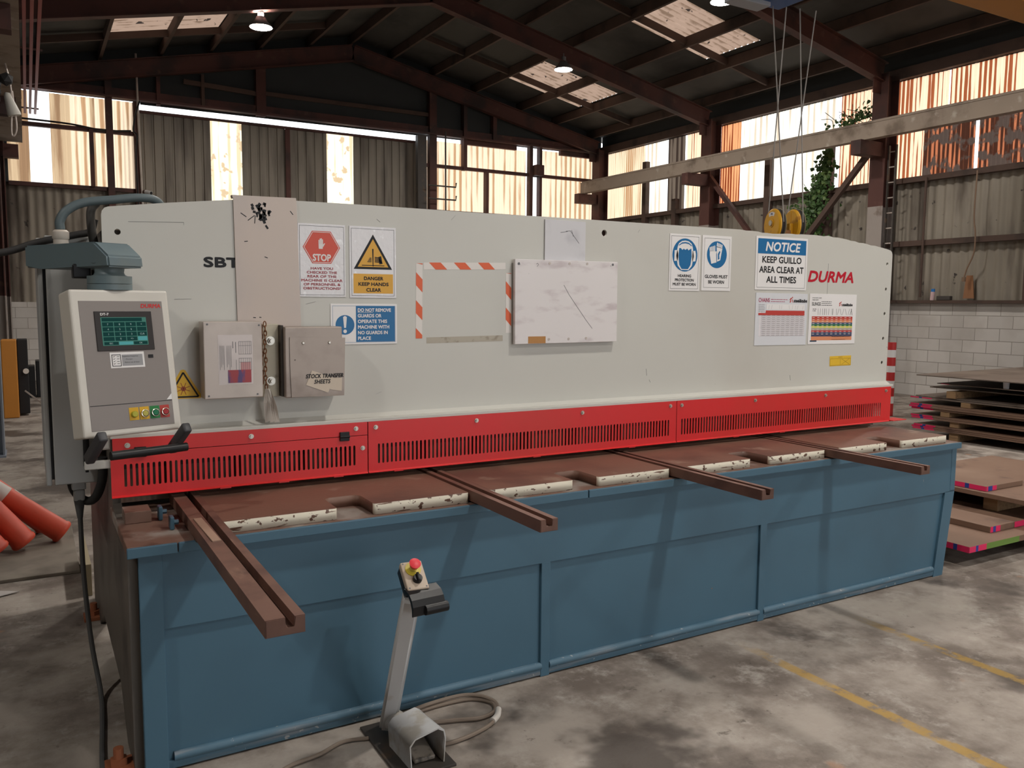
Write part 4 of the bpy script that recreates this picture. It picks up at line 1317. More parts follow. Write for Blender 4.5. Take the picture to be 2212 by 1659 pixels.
for k, (h, c) in enumerate(((0.012, (0.48, 0.05, 0.04)), (0.011, (0.58, 0.10, 0.06)), (0.012, (0.72, 0.26, 0.13)), (0.011, (0.06, 0.10, 0.17)), (0.010, (0.02, 0.16, 0.06)), (0.012, (0.62, 0.62, 0.14)), (0.012, (0.42, 0.37, 0.32)), (0.012, (0.45, 0.06, 0.06)), (0.012, (0.055, 0.08, 0.15)), (0.012, (0.05, 0.06, 0.12)), (0.022, (0.72, 0.28, 0.14)))):
    zt = 0.160 - sum((0.012, 0.011, 0.012, 0.011, 0.010, 0.012, 0.012, 0.012, 0.012, 0.012, 0.022)[:k])
    on(bd, M, 'colour_row', rect(MB(), 0.024, 0.375, zt - h, zt, 0), flat('chart_row_%d' % k, c, 0.4))
mb = MB()
for k in range(9):
    for j in range(9):
        rect(mb, 0.030 + j * 0.039, 0.048 + j * 0.039, 0.151 - k * 0.0118, 0.1545 - k * 0.0118, 0)
on(bd, M, 'figure_lettering', mb, flat('light_figures', (0.72, 0.60, 0.55), 0.5), 2)
on(bd, M, 'site_mark', rect(MB(), 0.016, 0.072, 0.014, 0.022, 0).bm and rect(MB(), 0.016, 0.072, 0.014, 0.022, 0), flat('navy_print', (0.03, 0.06, 0.10), 0.4))

bd, M = sign('yellow_label', 4.058, 4.246, 1.195, 1.254, 'small yellow instruction sticker low on the cover, right of centre', 'label', flat('yellow_sticker', (0.74, 0.47, 0.04), 0.35), 0.4, thick=0.0008)
mb = MB()
frame2(mb, 0.004, 0.184, 0.004, 0.044, 0.0012)
rect(mb, 0.092, 0.0935, 0.004, 0.044, 0); small_lines(mb, 0.075, 0.11, 0.050, 1, 0.003, 0.01)
bar(mb, (0.105, 0.008, 0), (0.172, 0.040, 0), 0.0014, 0.0002); bar(mb, (0.105, 0.040, 0), (0.172, 0.008, 0), 0.0014, 0.0002)
on(bd, M, 'diagram', mb, flat('brown_print', (0.22, 0.12, 0.02), 0.4))

# yellow triangle half behind the console
Mw = front(0.0, 3.2995, 0)
mb = plate2d([(0.432, 1.186), (0.551, 1.184), (0.558, 1.192), (0.500, 1.292), (0.492, 1.294), (0.484, 1.292), (0.427, 1.194)], [], 0.0008, Mw)
o = tag(build('warning_triangle', mb, flat('warning_yellow', (0.74, 0.44, 0.03), 0.35)), 'yellow triangular warning sticker peeking out behind the console', 'sign')
mb = MB()
for a, b_ in (((0.440, 1.192), (0.545, 1.191)), ((0.545, 1.191), (0.4925, 1.283)), ((0.4925, 1.283), (0.440, 1.192))):
    bar(mb, (a[0], 3.2983, a[1]), (b_[0], 3.2983, b_[1]), 0.0002, 0.006, (0, 0.001, 1) if a[1] == b_[1] else (b_[1] - a[1], 0, a[0] - b_[0]))
child(o, 'border', mb, M_INK)
mb = MB()
mb.poly([(x, 3.2982, z) for x, z in circle(0.492, 1.222, 0.009)])
for k in range(8):
    a = R(22 + 45 * k)
    bar(mb, (0.492, 3.2982, 1.222), (0.492 + 0.024 * math.cos(a), 3.2982, 1.222 + 0.024 * math.sin(a)), 0.0002, 0.0022, (-math.sin(a), 0, math.cos(a)))
child(o, 'starburst_symbol', mb, flat('rust_red_print', (0.30, 0.06, 0.02), 0.4))

# striped tape left round an empty poster space
def tape(x0, z0, x1, z1, wd, label, ph, slant):
    v = Vector((x1 - x0, z1 - z0))
    ln = v.length
    v.normalize()
    M = Matrix(((v.x, -v.y, 0, x0), (0, 0, -1, 3.2997), (v.y, v.x, 0, z0), (0, 0, 0, 1)))
    mb = MB()
    mb.box(0, ln, -wd / 2, wd / 2, 0, 0.0004)
    mb.bm.transform(M)
    o = tag(build('hazard_tape', mb, flat('white_tape', (0.74, 0.70, 0.66), 0.35)), label, 'tape')
    ORG[o.name] = o.location.copy()
    mb = MB()
    s = ph
    while s < ln:
        e = s + 0.055
        q = [(s, -wd / 2), (e, -wd / 2), (e + slant, wd / 2), (s + slant, wd / 2)]
        q = [(min(max(a, 0), ln), b_) for a, b_ in q]
        P2(mb, q, 0.0007)
        s += 0.118
    mb.bm.transform(M)
    child(o, 'orange_stripes', mb, M_ORANGETAPE)


tape(1.470, 1.704, 1.871, 1.715, 0.030, 'orange and white striped tape running level along the top of the bare patch', 0.055, -0.03)
tape(1.447, 1.396, 1.450, 1.715, 0.030, 'orange and white striped tape standing on the left of the bare patch', -0.04, 0.03)
tape(1.888, 1.415, 1.887, 1.684, 0.028, 'orange and white striped tape along the left edge of the scuffed white board', 0.03, 0.03)
mb = MB()
mb.box(0, 0.377, 0, 0.026, 0, 0.0003)
mb.bm.transform(front(1.482, 3.2998, 1.374) @ Matrix.Rotation(R(0.7), 4, 'Z'))
tag(build('old_tape_strip', mb, mat('dirty_tape_residue', (0.44, 0.40, 0.33), 0.6, layers=(((0.30, 0.26, 0.2), 30.0, 0.5, 0.7),))), 'dirty see-through strip of old tape below the bare patch', 'tape')

# white board and the plate it hangs from
mb = MB()
mb.box(2.075, 2.302, 3.2935, 3.2990, 1.735, 1.934, 0.001)
hb = tag(build('hanging_plate', mb, mat('white_backing_plate', (0.62, 0.61, 0.63), 0.35, layers=(((0.5, 0.49, 0.52), 6.0, 0.5, 0.7),), var=0.03)), 'small white metal plate above the scuffed white board', 'plate')
mb = MB()
for a, b_ in (((2.19, 1.885), (2.215, 1.888)), ((2.215, 1.888), (2.235, 1.865)), ((2.235, 1.865), (2.265, 1.832)), ((2.222, 1.892), (2.232, 1.862)), ((2.16, 1.878), (2.20, 1.884))):
    bar(mb, (a[0], 3.2932, a[1]), (b_[0], 3.2932, b_[1]), 0.0003, 0.0022, (a[1] - b_[1], 0, b_[0] - a[0]))
child(hb, 'marker_scribble', mb, M_GREYINK)
mb = MB()
mb.obox(Vector((2.194, 3.283, 1.557)), (0.574, 0.018, 0.384), Matrix.Rotation(R(-0.35), 3, 'Y'), 0.002)
wb = tag(build('white_board', mb, M_BOARD), 'scuffed white writing board screwed on the middle of the cover', 'board')
ORG[wb.name] = wb.location.copy()
mb = MB()
pts = [(2.17, 1.635), (2.20, 1.59), (2.25, 1.53), (2.30, 1.47), (2.335, 1.432)]
for a, b_ in zip(pts, pts[1:]):
    bar(mb, (a[0], 3.2738, a[1]), (b_[0], 3.2738, b_[1]), 0.0003, 0.0022, (a[1] - b_[1], 0, b_[0] - a[0]))
for a, b_ in (((2.018, 1.727), (2.024, 1.732)), ((2.024, 1.732), (2.030, 1.726)), ((2.030, 1.726), (2.022, 1.716)), ((1.928, 1.733), (1.932, 1.722)), ((2.436, 1.733), (2.440, 1.728))):
    bar(mb, (a[0], 3.2738, a[1]), (b_[0], 3.2738, b_[1]), 0.0003, 0.002, (a[1] - b_[1], 0, b_[0] - a[0]))
child(wb, 'marker_line', mb, M_GREYINK)
for x, z in ((1.925, 1.727), (2.09, 1.733), (2.20, 1.735), (2.30, 1.737), (2.45, 1.737), (2.09, 1.384), (2.20, 1.384), (2.30, 1.386)):
    child(wb, 'screw', MB().cyl((x, 3.2745, z), (x, 3.2725, z), 0.006, n=12), M_GREYINK if x in (1.925, 2.45) else M_ALU)
child(wb, 'bare_patch', MB().box(1.978, 2.072, 3.2730, 3.2745, 1.366, 1.398), mat('bare_board', (0.45, 0.22, 0.07), 0.6))

# hung document holder: long plate hooked over the cover, two open boxes
D = empty('document_holder', (0.82, 3.30, 1.17), 'pinkish metal strip hooked over the cover carrying two document boxes', 'document holder')
mb = MB()
mb.poly([(0.688, 3.2935, 1.936), (0.927, 3.2935, 1.940), (0.938, 3.2935, 1.44), (0.694, 3.2935, 1.44)], (0, 0.005, 0))
mb.poly([(0.684, 3.2935, 1.947), (0.926, 3.2935, 1.951), (0.927, 3.2935, 1.940), (0.686, 3.2935, 1.936)], (0, 0.030, 0))
hp = child(D, 'hooked_strip', mb, mat('pinkish_aluminium', (0.53, 0.445, 0.39), 0.42, 0.15, layers=(((0.47, 0.41, 0.38), (4, 4, 1.5), 0.45, 0.7),), var=0.04))
mb = MB()
for k in range(26):
    x, z = 0.785 + rnd.gauss(0, 0.014), 1.885 + rnd.gauss(0, 0.020)
    mb.obox(Vector((x, 3.2932, z)), (rnd.uniform(0.004, 0.012), 0.0004, rnd.uniform(0.008, 0.024)), Matrix.Rotation(rnd.uniform(-0.7, 0.7), 3, 'Y'))
for a, b_ in (((0.714, 1.882), (0.735, 1.868)), ((0.902, 1.900), (0.913, 1.886)), ((0.74, 1.855), (0.765, 1.875)), ((0.765, 1.845), (0.768, 1.875)), ((0.725, 1.775), (0.738, 1.777)), ((0.80, 1.72), (0.812, 1.716)), ((0.752, 1.487), (0.762, 1.486)), ((0.775, 1.488), (0.783, 1.487))):
    bar(mb, (a[0], 3.2932, a[1]), (b_[0], 3.2932, b_[1]), 0.0004, 0.003, (a[1] - b_[1], 0, b_[0] - a[0]))
child(hp, 'scuff_mark_pattern', mb, M_INK)
bx = child(D, 'document_box', MB().box(0.551, 0.763, 3.205, 3.29, 1.188, 1.474, 0.003), M_ALU)
bx['label'] = 'left box with taped sheet'
bar_ = MB().box(0.76, 0.842, 3.270, 3.290, 1.180, 1.462, 0.002)
child(D, 'joining_plate', bar_, mat('cream_plate', (0.54, 0.49, 0.38), 0.5, layers=(((0.3, 0.25, 0.18), 14.0, 0.58, 0.7),)))
for z in (1.398, 1.242):
    mb = MB()
    mb.cyl((0.808, 3.2705, z), (0.808, 3.263, z), 0.017, n=24).cyl((0.808, 3.263, z), (0.808, 3.252, z), 0.0115, n=6).cyl((0.808, 3.252, z), (0.808, 3.238, z), 0.007, n=12)
    child(D, 'nut_and_bolt', mb, M_ZINC, smooth=True, sharp=30)
# flattened left front: sheet details
FB = 3.2046
mb = MB()
rect(mb, 0, 0.125, 0, 0.185, 0)
mb.bm.transform(front(0.602, FB, 1.240))
sh = child(bx, 'paper_sheet', mb, flat('aged_paper', (0.66, 0.60, 0.585), 0.4))
rows = MB()
for k in range(8):
    x = 0.006 + k * 0.0048 + (0.006 if k > 3 else 0)
    rect(rows, x, x + 0.0011, 0.055 + 0.01 * (k % 3), 0.145, 0)
for x0, x1, y0, y1 in ((0.074, 0.120, 0.112, 0.160), (0.074, 0.120, 0.052, 0.098)):
    frame2(rows, x0, x1, y0, y1, 0.0010)
    for k in range(1, 6):
        xx = x0 + (x1 - x0) * k / 6
        rect(rows, xx, xx + 0.0008, y0, y1, 0)
    rect(rows, x0, x1, y1 - 0.016, y1 - 0.015, 0)
rect(rows, 0.062, 0.064, 0.118, 0.158, 0); rect(rows, 0.052, 0.054, 0.135, 0.160, 0); rect(rows, 0.064, 0.065, 0.055, 0.092, 0)
rows.bm.transform(front(0.602, FB - 0.0006, 1.240))
child(bx, 'sheet_print', rows, M_GREYINK)
mb = rect(MB(), 0.080, 0.117, 0.053, 0.082, 0)
mb.bm.transform(front(0.602, FB - 0.0003, 1.240))
child(bx, 'pink_table', mb, flat('pink_print', (0.55, 0.28, 0.28), 0.4))
mb = rect(MB(), 0.048, 0.132, -0.012, 0.036, 0)
mb.bm.transform(front(0.588, FB - 0.0009, 1.258))
child(bx, 'colour_block', mb, mat('red_blue_block', (0.36, 0.05, 0.06), 0.4, layers=(((0.10, 0.06, 0.18), (42, 42, 10), 0.47, 0.60),), var=0))
mb = MB()
for x, z in ((0.566, 1.464), (0.752, 1.460), (0.566, 1.20), (0.742, 1.20)):
    mb.cyl((x, FB + 0.0005, z), (x, FB - 0.0012, z), 0.0035, n=10)
child(bx, 'rivet', mb, M_GREYINK)
# right box with a clear lower pocket
by = child(D, 'document_box', MB().box(0.850, 1.078, 3.212, 3.29, 1.178, 1.452, 0.004), M_ALUDARK)
by['label'] = 'right box with handwriting'
child(D, 'box_side_gap', MB().box(0.842, 0.851, 3.235, 3.288, 1.182, 1.458), M_DARKSTEEL)
pk = child(by, 'front_pocket', plate2d([(0.872, 1.180), (0.868, 1.300), (0.868, 1.413), (1.089, 1.408), (1.082, 1.178)], [], 0.0025, front(0, 3.2105, 0)), M_ALUDARK)
mb = MB()
for x in (0.920, 1.024):
    mb.tube([(x, 3.208, 1.390), (x, 3.2025, 1.390)], [0.0065, 0.004], 14)
child(by, 'rivet', mb, M_ZINC)
mb = MB()
mb.bm.faces.new([mb.bm.verts.new(Vector((x, 3.2062, z))) for x, z in ((0.928, 1.226), (0.952, 1.282), (1.042, 1.250), (1.036, 1.232), (1.016, 1.192))])
mb.bm.faces.new([mb.bm.verts.new(Vector((x, 3.2066, z))) for x, z in ((1.030, 1.250), (1.074, 1.250), (1.072, 1.196), (1.024, 1.205))])
child(by, 'torn_label', mb, mat('torn_label_paper', (0.62, 0.53, 0.43), 0.5, var=0.06))
mb = MB()
for s, x, z in (('STOCK TRANSFER', 1.003, 1.252), ('SHEETS', 0.992, 1.230)):
    text_into(mb, s, 0.0155, front(x, 3.2055, z), bold=0.04, shear=0.22, spacing=1.05, width=0.150 if len(s) > 8 else 0.065)
child(by, 'handwriting', mb, M_INK)

# rusty chain and the paper booklet hung on it
mb = MB()


def link(mb, c, tilt, r=0.0022, l=0.0115, w=0.0052):
    pts = []
    for k in range(12):
        a = 2 * math.pi * k / 12
        q = Vector((w * math.cos(a), 0, l * math.sin(a)))
        q = Matrix.Rotation(tilt, 3, 'Z') @ q
        pts.append(Vector(c) + q)
    mb.tube(pts + [pts[0], pts[1]], r, 6, False)


for k in range(15):
    link(mb, (0.785 + 0.0015 * math.sin(k), 3.252, 1.462 - k * 0.0172), (k % 2) * 1.4)
for k in range(13):
    link(mb, (0.772 + 0.002 * math.sin(k * 1.3), 3.256, 1.452 - k * 0.0176), (k % 2) * 1.4 + 0.3)
tag(build('hanging_chain', mb, mat('rusty_chain', (0.22, 0.10, 0.05), 0.6, 0.4), smooth=True), 'rusty chain dangling between the two document boxes', 'chain')
mb = MB()
for k in range(7):
    y = 3.246 - k * 0.0022
    a, c = 0.784 + k * 0.0012, 0.776 + k * 0.0055
    mb.poly([(a - 0.003, y, 1.214), (a + 0.004, y - 0.0002, 1.214), (c + 0.008, y - 0.006 - k * 0.0008, 1.16 - 0.002 * k), (c + 0.010 + 0.0015 * k, y - 0.004, 1.085 + 0.003 * (k % 3)), (c + 0.002, y + 0.002, 1.083 + 0.003 * (k % 3)), (c - 0.003, y, 1.16)], (0.0006, -0.0008, 0))
tag(build('paper_booklet', mb, mat('curled_paper', (0.62, 0.57, 0.51), 0.6)), 'curled paper booklet hanging by one corner from the rusty chain', 'booklet')

# ------------------------------------------------------------------ high bay lamps under the rafters
M_LENS = emit('lit_lamp_lens', (1.0, 0.95, 0.88), LAMP)
M_SHADE = mat('lamp_shade_metal', (0.30, 0.30, 0.30), 0.4, 0.6)
LAMPS = [(3.42, 14.0, 5.90, 'round lit high bay lamp under the roof left of the ridge'), (9.20, 14.0, 6.06, 'round lit high bay lamp glowing in front of the smaller skylight'),
         (9.20, 9.7, 6.06, 'round lit high bay lamp out of view under the second roof beam, right side'), (3.42, 9.7, 5.90, 'round lit high bay lamp out of view under the second roof beam, left side'),
         (9.20, 5.4, 6.06, 'round lit high bay lamp out of view above the crane, right side'), (3.42, 5.4, 5.90, 'round lit high bay lamp out of view above the crane, left side'),
         (3.42, 1.1, 5.90, 'round lit high bay lamp out of view above the guillotine front'), (9.20, 1.1, 6.06, 'round lit high bay lamp out of view above the right end of the floor'),
         (-3.60, 1.1, 5.95, 'round lit high bay lamp out of view in the bay to the left'),
         (3.42, -3.2, 5.90, 'round lit high bay lamp out of view behind the photographer, left side'), (9.20, -3.2, 6.06, 'round lit high bay lamp out of view behind the photographer, right side')]
lamp0 = None
for x, y, z, lab in LAMPS:
    if lamp0 is None:
        lamp0 = empty('high_bay_lamp', (x, y, z), lab, 'lamp', 'high bay lamps under the roof beams')
        mb = MB()
        mb.tube([(0, 0, 0.0), (0, 0, 0.03), (0, 0, 0.10), (0, 0, 0.16)], [0.175, 0.17, 0.10, 0.07], 32, caps=False)
        child(lamp0, 'lamp_shade', mb, M_SHADE, local=True, smooth=True)
        mb = MB()
        mb.tube([(0, 0, 0.012), (0, 0, 0.018)], [0.155, 0.155], 32)
        child(lamp0, 'lamp_lens', mb, M_LENS, local=True)
        mb = MB()
        mb.cyl((0, 0, 0.16), (0, 0, 0.24), 0.05, n=16).cyl((0, 0, 0.24), (0, 0, 0.31), 0.01, n=8)
        child(lamp0, 'lamp_hanger', mb, M_SHADE, local=True)
    else:
        dup(lamp0, (x, y, z), lab)

# ------------------------------------------------------------------ foot pedal stand
F = empty('foot_pedal_stand', (1.08, 2.62, 0), 'white leaning post with foot pedal hood and red emergency stop button', 'pedal stand')
M_STAND = mat('white_stand_paint', (0.55, 0.555, 0.56), 0.42, layers=(((0.42, 0.37, 0.31), (9, 9, 9), 0.60, 0.72, 0.7),), var=0.03)
M_HOOD = mat('grimy_white_hood', (0.55, 0.55, 0.55), 0.5, layers=(((0.38, 0.34, 0.28), (14, 14, 14), 0.42, 0.62, 0.75),), var=0.04)
a, c = Vector((1.065, 2.715, 0.035)), Vector((1.052, 2.462, 0.60))
mb = MB()
bar(mb, a, c, 0.060, 0.078, (-0.42, -0.9, 0))
bmesh.ops.bevel(mb.bm, geom=mb.bm.edges[:], offset=0.010, segments=3, affect='EDGES')
child(F, 'post', mb, M_STAND, smooth=True, sharp=60)
child(F, 'base_plate', MB().box(0.985, 1.185, 2.40, 2.79, 0.0, 0.010, 0.002), M_DARKSTEEL)
# hood: inverted U open to the front, over the pedal
prof = [(-0.065, 0.0), (-0.070, 0.085), (-0.052, 0.106), (0.035, 0.124), (0.056, 0.112), (0.062, 0.085), (0.056, 0.0)]
inn = [(x * 0.94, z - 0.0045 if z > 0.02 else 0.0) for x, z in prof]
mb = MB()
hc = 1.098
mb.bm.verts.ensure_lookup_table()
def ring(y, k=1.0, dz=0.0, dx=0.0):
    return [mb.bm.verts.new(Vector((hc + dx + x * k, y, 0.010 + z * k + dz))) for x, z in prof]
def iring(y, dz=0.0, dx=0.0):
    return [mb.bm.verts.new(Vector((hc + dx + x, y, 0.010 + z + dz))) for x, z in inn]
o1, o2, i1, i2 = ring(2.43), ring(2.615, 0.93, 0, -0.008), iring(2.43), iring(2.61, 0, -0.008)
for A_, B_ in ((o1, o2), (i2, i1)):
    for k in range(len(prof) - 1):
        mb.bm.faces.new((A_[k], A_[k + 1], B_[k + 1], B_[k]))
for k in range(len(prof) - 1):
    mb.bm.faces.new((o1[k], i1[k], i1[k + 1], o1[k + 1]))
mb.bm.faces.new(o2)
child(F, 'pedal_hood', mb, M_HOOD, smooth=True, sharp=50)
mb = MB()
mb.tube(wobble([(1.075, 2.615, 0.075), (1.070, 2.65, 0.078), (1.066, 2.70, 0.055)]), 0.034, 12)
child(F, 'hood_neck', mb, M_HOOD, smooth=True)
mb = MB()
mb.obox(Vector((1.095, 2.52, 0.035)), (0.075, 0.13, 0.016), Matrix.Rotation(R(14), 3, 'X'), 0.004)
child(F, 'pedal', mb, mat('scuffed_pedal', (0.30, 0.26, 0.22), 0.5, layers=(((0.05, 0.045, 0.04), 20.0, 0.5, 0.65),)))
# control box on top, tilted to the operator
tb = Matrix.Rotation(R(-38), 3, 'X')
rot = Matrix.Rotation(R(-4), 3, 'Z') @ Matrix.Rotation(R(40), 3, 'X')
bc = Vector((1.062, 2.478, 0.640))
mb = MB()
mb.obox(bc + rot @ Vector((0, 0, -0.010)), (0.071, 0.104, 0.040), rot, 0.005, 3)
cb = child(F, 'control_box', mb, M_BLACK, smooth=True, sharp=50)
mb = MB()
mb.obox(bc + rot @ Vector((0, 0, 0.017)), (0.074, 0.107, 0.024), rot, 0.005, 3)
child(cb, 'box_lid', mb, mat('beige_lid', (0.50, 0.40, 0.31), 0.45, var=0.04), smooth=True, sharp=50)
ax = lambda x, y, z: bc + rot @ Vector((x, y, z))
mb = MB()
mb.cyl(ax(0, 0.022, 0.029), ax(0, 0.022, 0.0315), 0.0265, n=28)
child(cb, 'yellow_ring', mb, flat('yellow_collar', (0.55, 0.44, 0.05), 0.35))
es = MB()
es.tube([ax(0, 0.022, 0.031), ax(0, 0.022, 0.048)], [0.0125, 0.0125], 20)
child(cb, 'button_stem', es, M_CHROME, smooth=True)
es = MB()
es.tube([ax(0, 0.022, z) for z in (0.046, 0.048, 0.056, 0.064, 0.0655)], [0.012, 0.0145, 0.017, 0.0195, 0.017], 28)
child(cb, 'emergency_button', es, flat('emergency_red', (0.72, 0.045, 0.06), 0.4), smooth=True, sharp=50)
es = MB()
es.tube([ax(0.004, -0.018, z) for z in (0.029, 0.042, 0.044)], [0.0155, 0.0150, 0.0135], 20)
es.obox(ax(0.004, -0.018, 0.047), (0.009, 0.030, 0.010), rot, 0.002)
child(cb, 'key_switch', es, M_BLACK, smooth=True, sharp=50)
mb = MB()
for x, y in ((-0.029, 0.046), (0.029, 0.046), (-0.029, -0.046), (0.029, -0.046)):
    mb.cyl(ax(x, y, 0.0285), ax(x, y, 0.0295), 0.003, n=10)
child(cb, 'lid_screw', mb, M_GREYINK)
# black grip in front of the post
gr = Matrix.Rotation(R(4), 3, 'Z')
mb = MB()
pr = [(0.03, 0.055), (-0.005, 0.045), (-0.022, 0.030), (-0.032, 0.010), (-0.030, -0.018), (-0.024, -0.024), (-0.022, 0.0), (-0.012, 0.022), (0.0, 0.034), (0.03, 0.045)]
gc = Vector((1.075, 2.412, 0.575))
mb.poly([gc + gr @ Vector((-0.058, y, z)) for y, z in pr], gr @ Vector((0.116, 0, 0)))
child(F, 'grip_plate', mb, M_BLACK)
mb = MB()
mb.tube([gc + gr @ Vector((-0.015, -0.030, -0.006)), gc + gr @ Vector((0.066, -0.030, -0.006))], 0.017, 16)
child(F, 'grip_bar', mb, M_BLACK, smooth=True)

# coiled control cable on the floor
M_CABLE = mat('dirty_floor_cable', (0.20, 0.155, 0.12), 0.6)
mb = MB()
mb.tube(wobble([(1.10, 2.765, 0.012), (1.20, 2.79, 0.010), (1.33, 2.80, 0.009), (1.44, 2.785, 0.009), (1.495, 2.72, 0.009), (1.47, 2.655, 0.009), (1.40, 2.635, 0.009), (1.31, 2.665, 0.009), (1.22, 2.69, 0.009), (1.17, 2.68, 0.009)]), 0.0085, 8)
mb.tube(wobble([(1.13, 2.76, 0.028), (1.25, 2.795, 0.026), (1.40, 2.80, 0.026), (1.475, 2.755, 0.024), (1.50, 2.69, 0.012), (1.43, 2.59, 0.009), (1.33, 2.545, 0.009), (1.24, 2.53, 0.009), (1.19, 2.535, 0.009)]), 0.0075, 8)
mb.tube(wobble([(0.985, 2.70, 0.009), (0.90, 2.72, 0.009), (0.80, 2.68, 0.009), (0.70, 2.66, 0.009), (0.62, 2.62, 0.009)]), 0.007, 8)
cbl = tag(build('floor_cable', mb, M_CABLE, smooth=True), 'brown dusty cable looped on the concrete beside the pedal stand', 'cable')
ORG[cbl.name] = cbl.location.copy()
child(cbl, 'white_sleeve', MB().tube(wobble([(1.487, 2.655, 0.012), (1.46, 2.615, 0.012), (1.425, 2.588, 0.011)]), 0.0125, 10), flat('white_sleeve', (0.62, 0.58, 0.53), 0.5), smooth=True)

# ------------------------------------------------------------------ bollards piled on the left
M_BOL = mat('orange_bollard_plastic', (0.60, 0.075, 0.035), 0.5, layers=(((0.42, 0.055, 0.035), 5.0, 0.5, 0.75),), var=0.05)
M_BAND = mat('grey_white_band', (0.56, 0.51, 0.47), 0.4, layers=(((0.38, 0.34, 0.31), 12.0, 0.55, 0.7),), var=0.05)
structure('floor_slab', MB().box(-2.2, 0.20, 5.24, 6.35, 0.0, 0.02, 0.004), mat('slab_concrete', (0.22, 0.19, 0.155), 0.8, layers=(((0.12, 0.10, 0.08), 3.0, 0.45, 0.7),)))


def bollard(base, direc, lab, bands):
    rt = Vector(direc).normalized().to_track_quat('Z', 'Y').to_euler()
    o = empty('traffic_bollard', base, lab, 'bollard', 'bollards piled by the machine', rt)
    mb = MB()
    mb.tube([(0, 0, -0.01), (0, 0, 0.0), (0, 0, 0.015), (0, 0, 0.022), (0, 0, 1.0), (0, 0, 1.04), (0, 0, 1.05)], [0.066, 0.074, 0.074, 0.069, 0.054, 0.045, 0.02], 28)
    child(o, 'bollard_tube', mb, M_BOL, local=True, smooth=True)
    rr = lambda z: 0.0702 - 0.0153 * (z - 0.022)
    for z0, z1 in bands:
        child(o, 'reflective_band', MB().tube([(0, 0, z0), (0, 0, z1)], [rr(z0), rr(z1)], 28, caps=False), M_BAND, local=True, smooth=True)


bollard((0.135, 5.93, 0.078), (-0.76, 0.05, 0.64), 'orange bollard tube with white bands, its foot nearest the machine', ((0.40, 0.52), (0.66, 0.78)))
bollard((0.045, 6.20, 0.078), (-0.72, 0.03, 0.69), 'orange bollard tube with white band lying behind the front one', ((0.15, 0.29), (0.55, 0.67)))
bollard((-0.075, 5.79, 0.078), (-0.58, 0.03, 0.80), 'plain red bollard tube leaning second from the picture edge', ())
bollard((-0.215, 5.66, 0.078), (-0.55, 0.03, 0.83), 'orange bollard foot just showing at the picture edge', ())

# ------------------------------------------------------------------ steel plate stacks on the right
M_PLATE = mat('brown_steel_plate', (0.185, 0.110, 0.075), 0.55, layers=(((0.24, 0.155, 0.11), 1.1, 0.45, 0.7), ((0.10, 0.055, 0.04), 4.0, 0.56, 0.72)))
M_PLATEGREY = mat('grey_mill_plate', (0.15, 0.115, 0.095), 0.45, layers=(((0.24, 0.19, 0.155), 0.9, 0.42, 0.66), ((0.085, 0.06, 0.045), 3.0, 0.52, 0.72)))
M_PINK = flat('pink_spray', (0.70, 0.025, 0.115), 0.5)
M_BLUESPRAY = flat('blue_spray', (0.03, 0.055, 0.26), 0.5)
M_GREENSPRAY = flat('green_spray', (0.14, 0.24, 0.05), 0.6)
M_TIMBER = mat('timber_packer', (0.30, 0.185, 0.095), 0.7, layers=(((0.20, 0.115, 0.06), (30, 4, 30), 0.45, 0.65),))


def plate(x0, x1, y0, y1, z0, z1, lab, m, marks=(), group=None, rot=0.0):
    mb = MB()
    mb.box(x0, x1, y0, y1, z0, z1, 0.002, 1)
    o = tag(build('steel_plate', mb, m), lab, 'steel plate', group)
    ORG[o.name] = o.location.copy()
    for face, a, c, mm in marks:
        q = MB()
        if face == 'x':
            q.box(x0 - 0.0008, x0, a, c, z0 + 0.001, z1 - 0.001)
        else:
            q.box(a, c, y0 - 0.0008, y0, z0 + 0.001, z1 - 0.001)
        child(o, {M_PINK: 'pink_mark', M_BLUESPRAY: 'blue_mark', M_GREENSPRAY: 'green_mark'}[mm], q, mm)
    if rot:
        o.rotation_euler.z = rot
    return o


def packer(x0, x1, y0, y1, z0, z1, lab, grp):
    mb = MB()
    mb.box(x0, x1, y0, y1, z0, z1, 0.003, 1)
    return tag(build('timber_packer', mb, M_TIMBER), lab, 'timber block', grp)


GR = 'plates of the tall rear stack'
XS0 = 9.15
layers = [(0.095, 0.113, 6.20), (0.114, 0.134, 6.22), (0.135, 0.155, 6.19), (0.222, 0.244, 6.22), (0.245, 0.266, 6.24), (0.330, 0.352, 6.24), (0.353, 0.374, 6.26), (0.375, 0.397, 6.25), (0.458, 0.474, 6.27), (0.476, 0.490, 6.22)]
ordn = ['lowest', 'second lowest', 'third from the bottom', 'fourth from the bottom', 'fifth from the bottom', 'sixth from the bottom', 'seventh from the bottom', 'eighth from the bottom', 'ninth from the bottom', 'tenth from the bottom']
for k, (z0, z1, yf) in enumerate(layers):
    xo = XS0 + (0.0, 0.01, 0.004, 0.0, 0.012, 0.02, 0.0, 0.01, 0.03, 0.06)[k]
    mk = () if k == 9 else (('x', yf - 0.28, yf - 0.155, M_PINK), ('x', yf - 0.155, yf - 0.115, M_BLUESPRAY), ('x', yf - 0.115, yf - 0.005, M_PINK))
    plate(xo, 12.1, 3.7, yf, z0, z1, 'brown steel plate of the tall rear stack, %s%s' % (ordn[k], '' if k == 9 else ', pink sprayed end'), M_PLATEGREY if k > 7 else M_PLATE, mk, GR)
plate(9.30, 12.15, 3.6, 6.12, 0.588, 0.602, 'thin steel plate sloping near the top of the rear stack, above the timber blocks', M_PLATEGREY, (), GR).rotation_euler = (0, 0, R(1.5))
plate(9.20, 12.1, 3.7, 5.95, 0.646, 0.655, 'second plate from the top of the rear stack, held down by the white block', M_PLATEGREY, (('x', 5.80, 5.90, M_PINK),), GR)
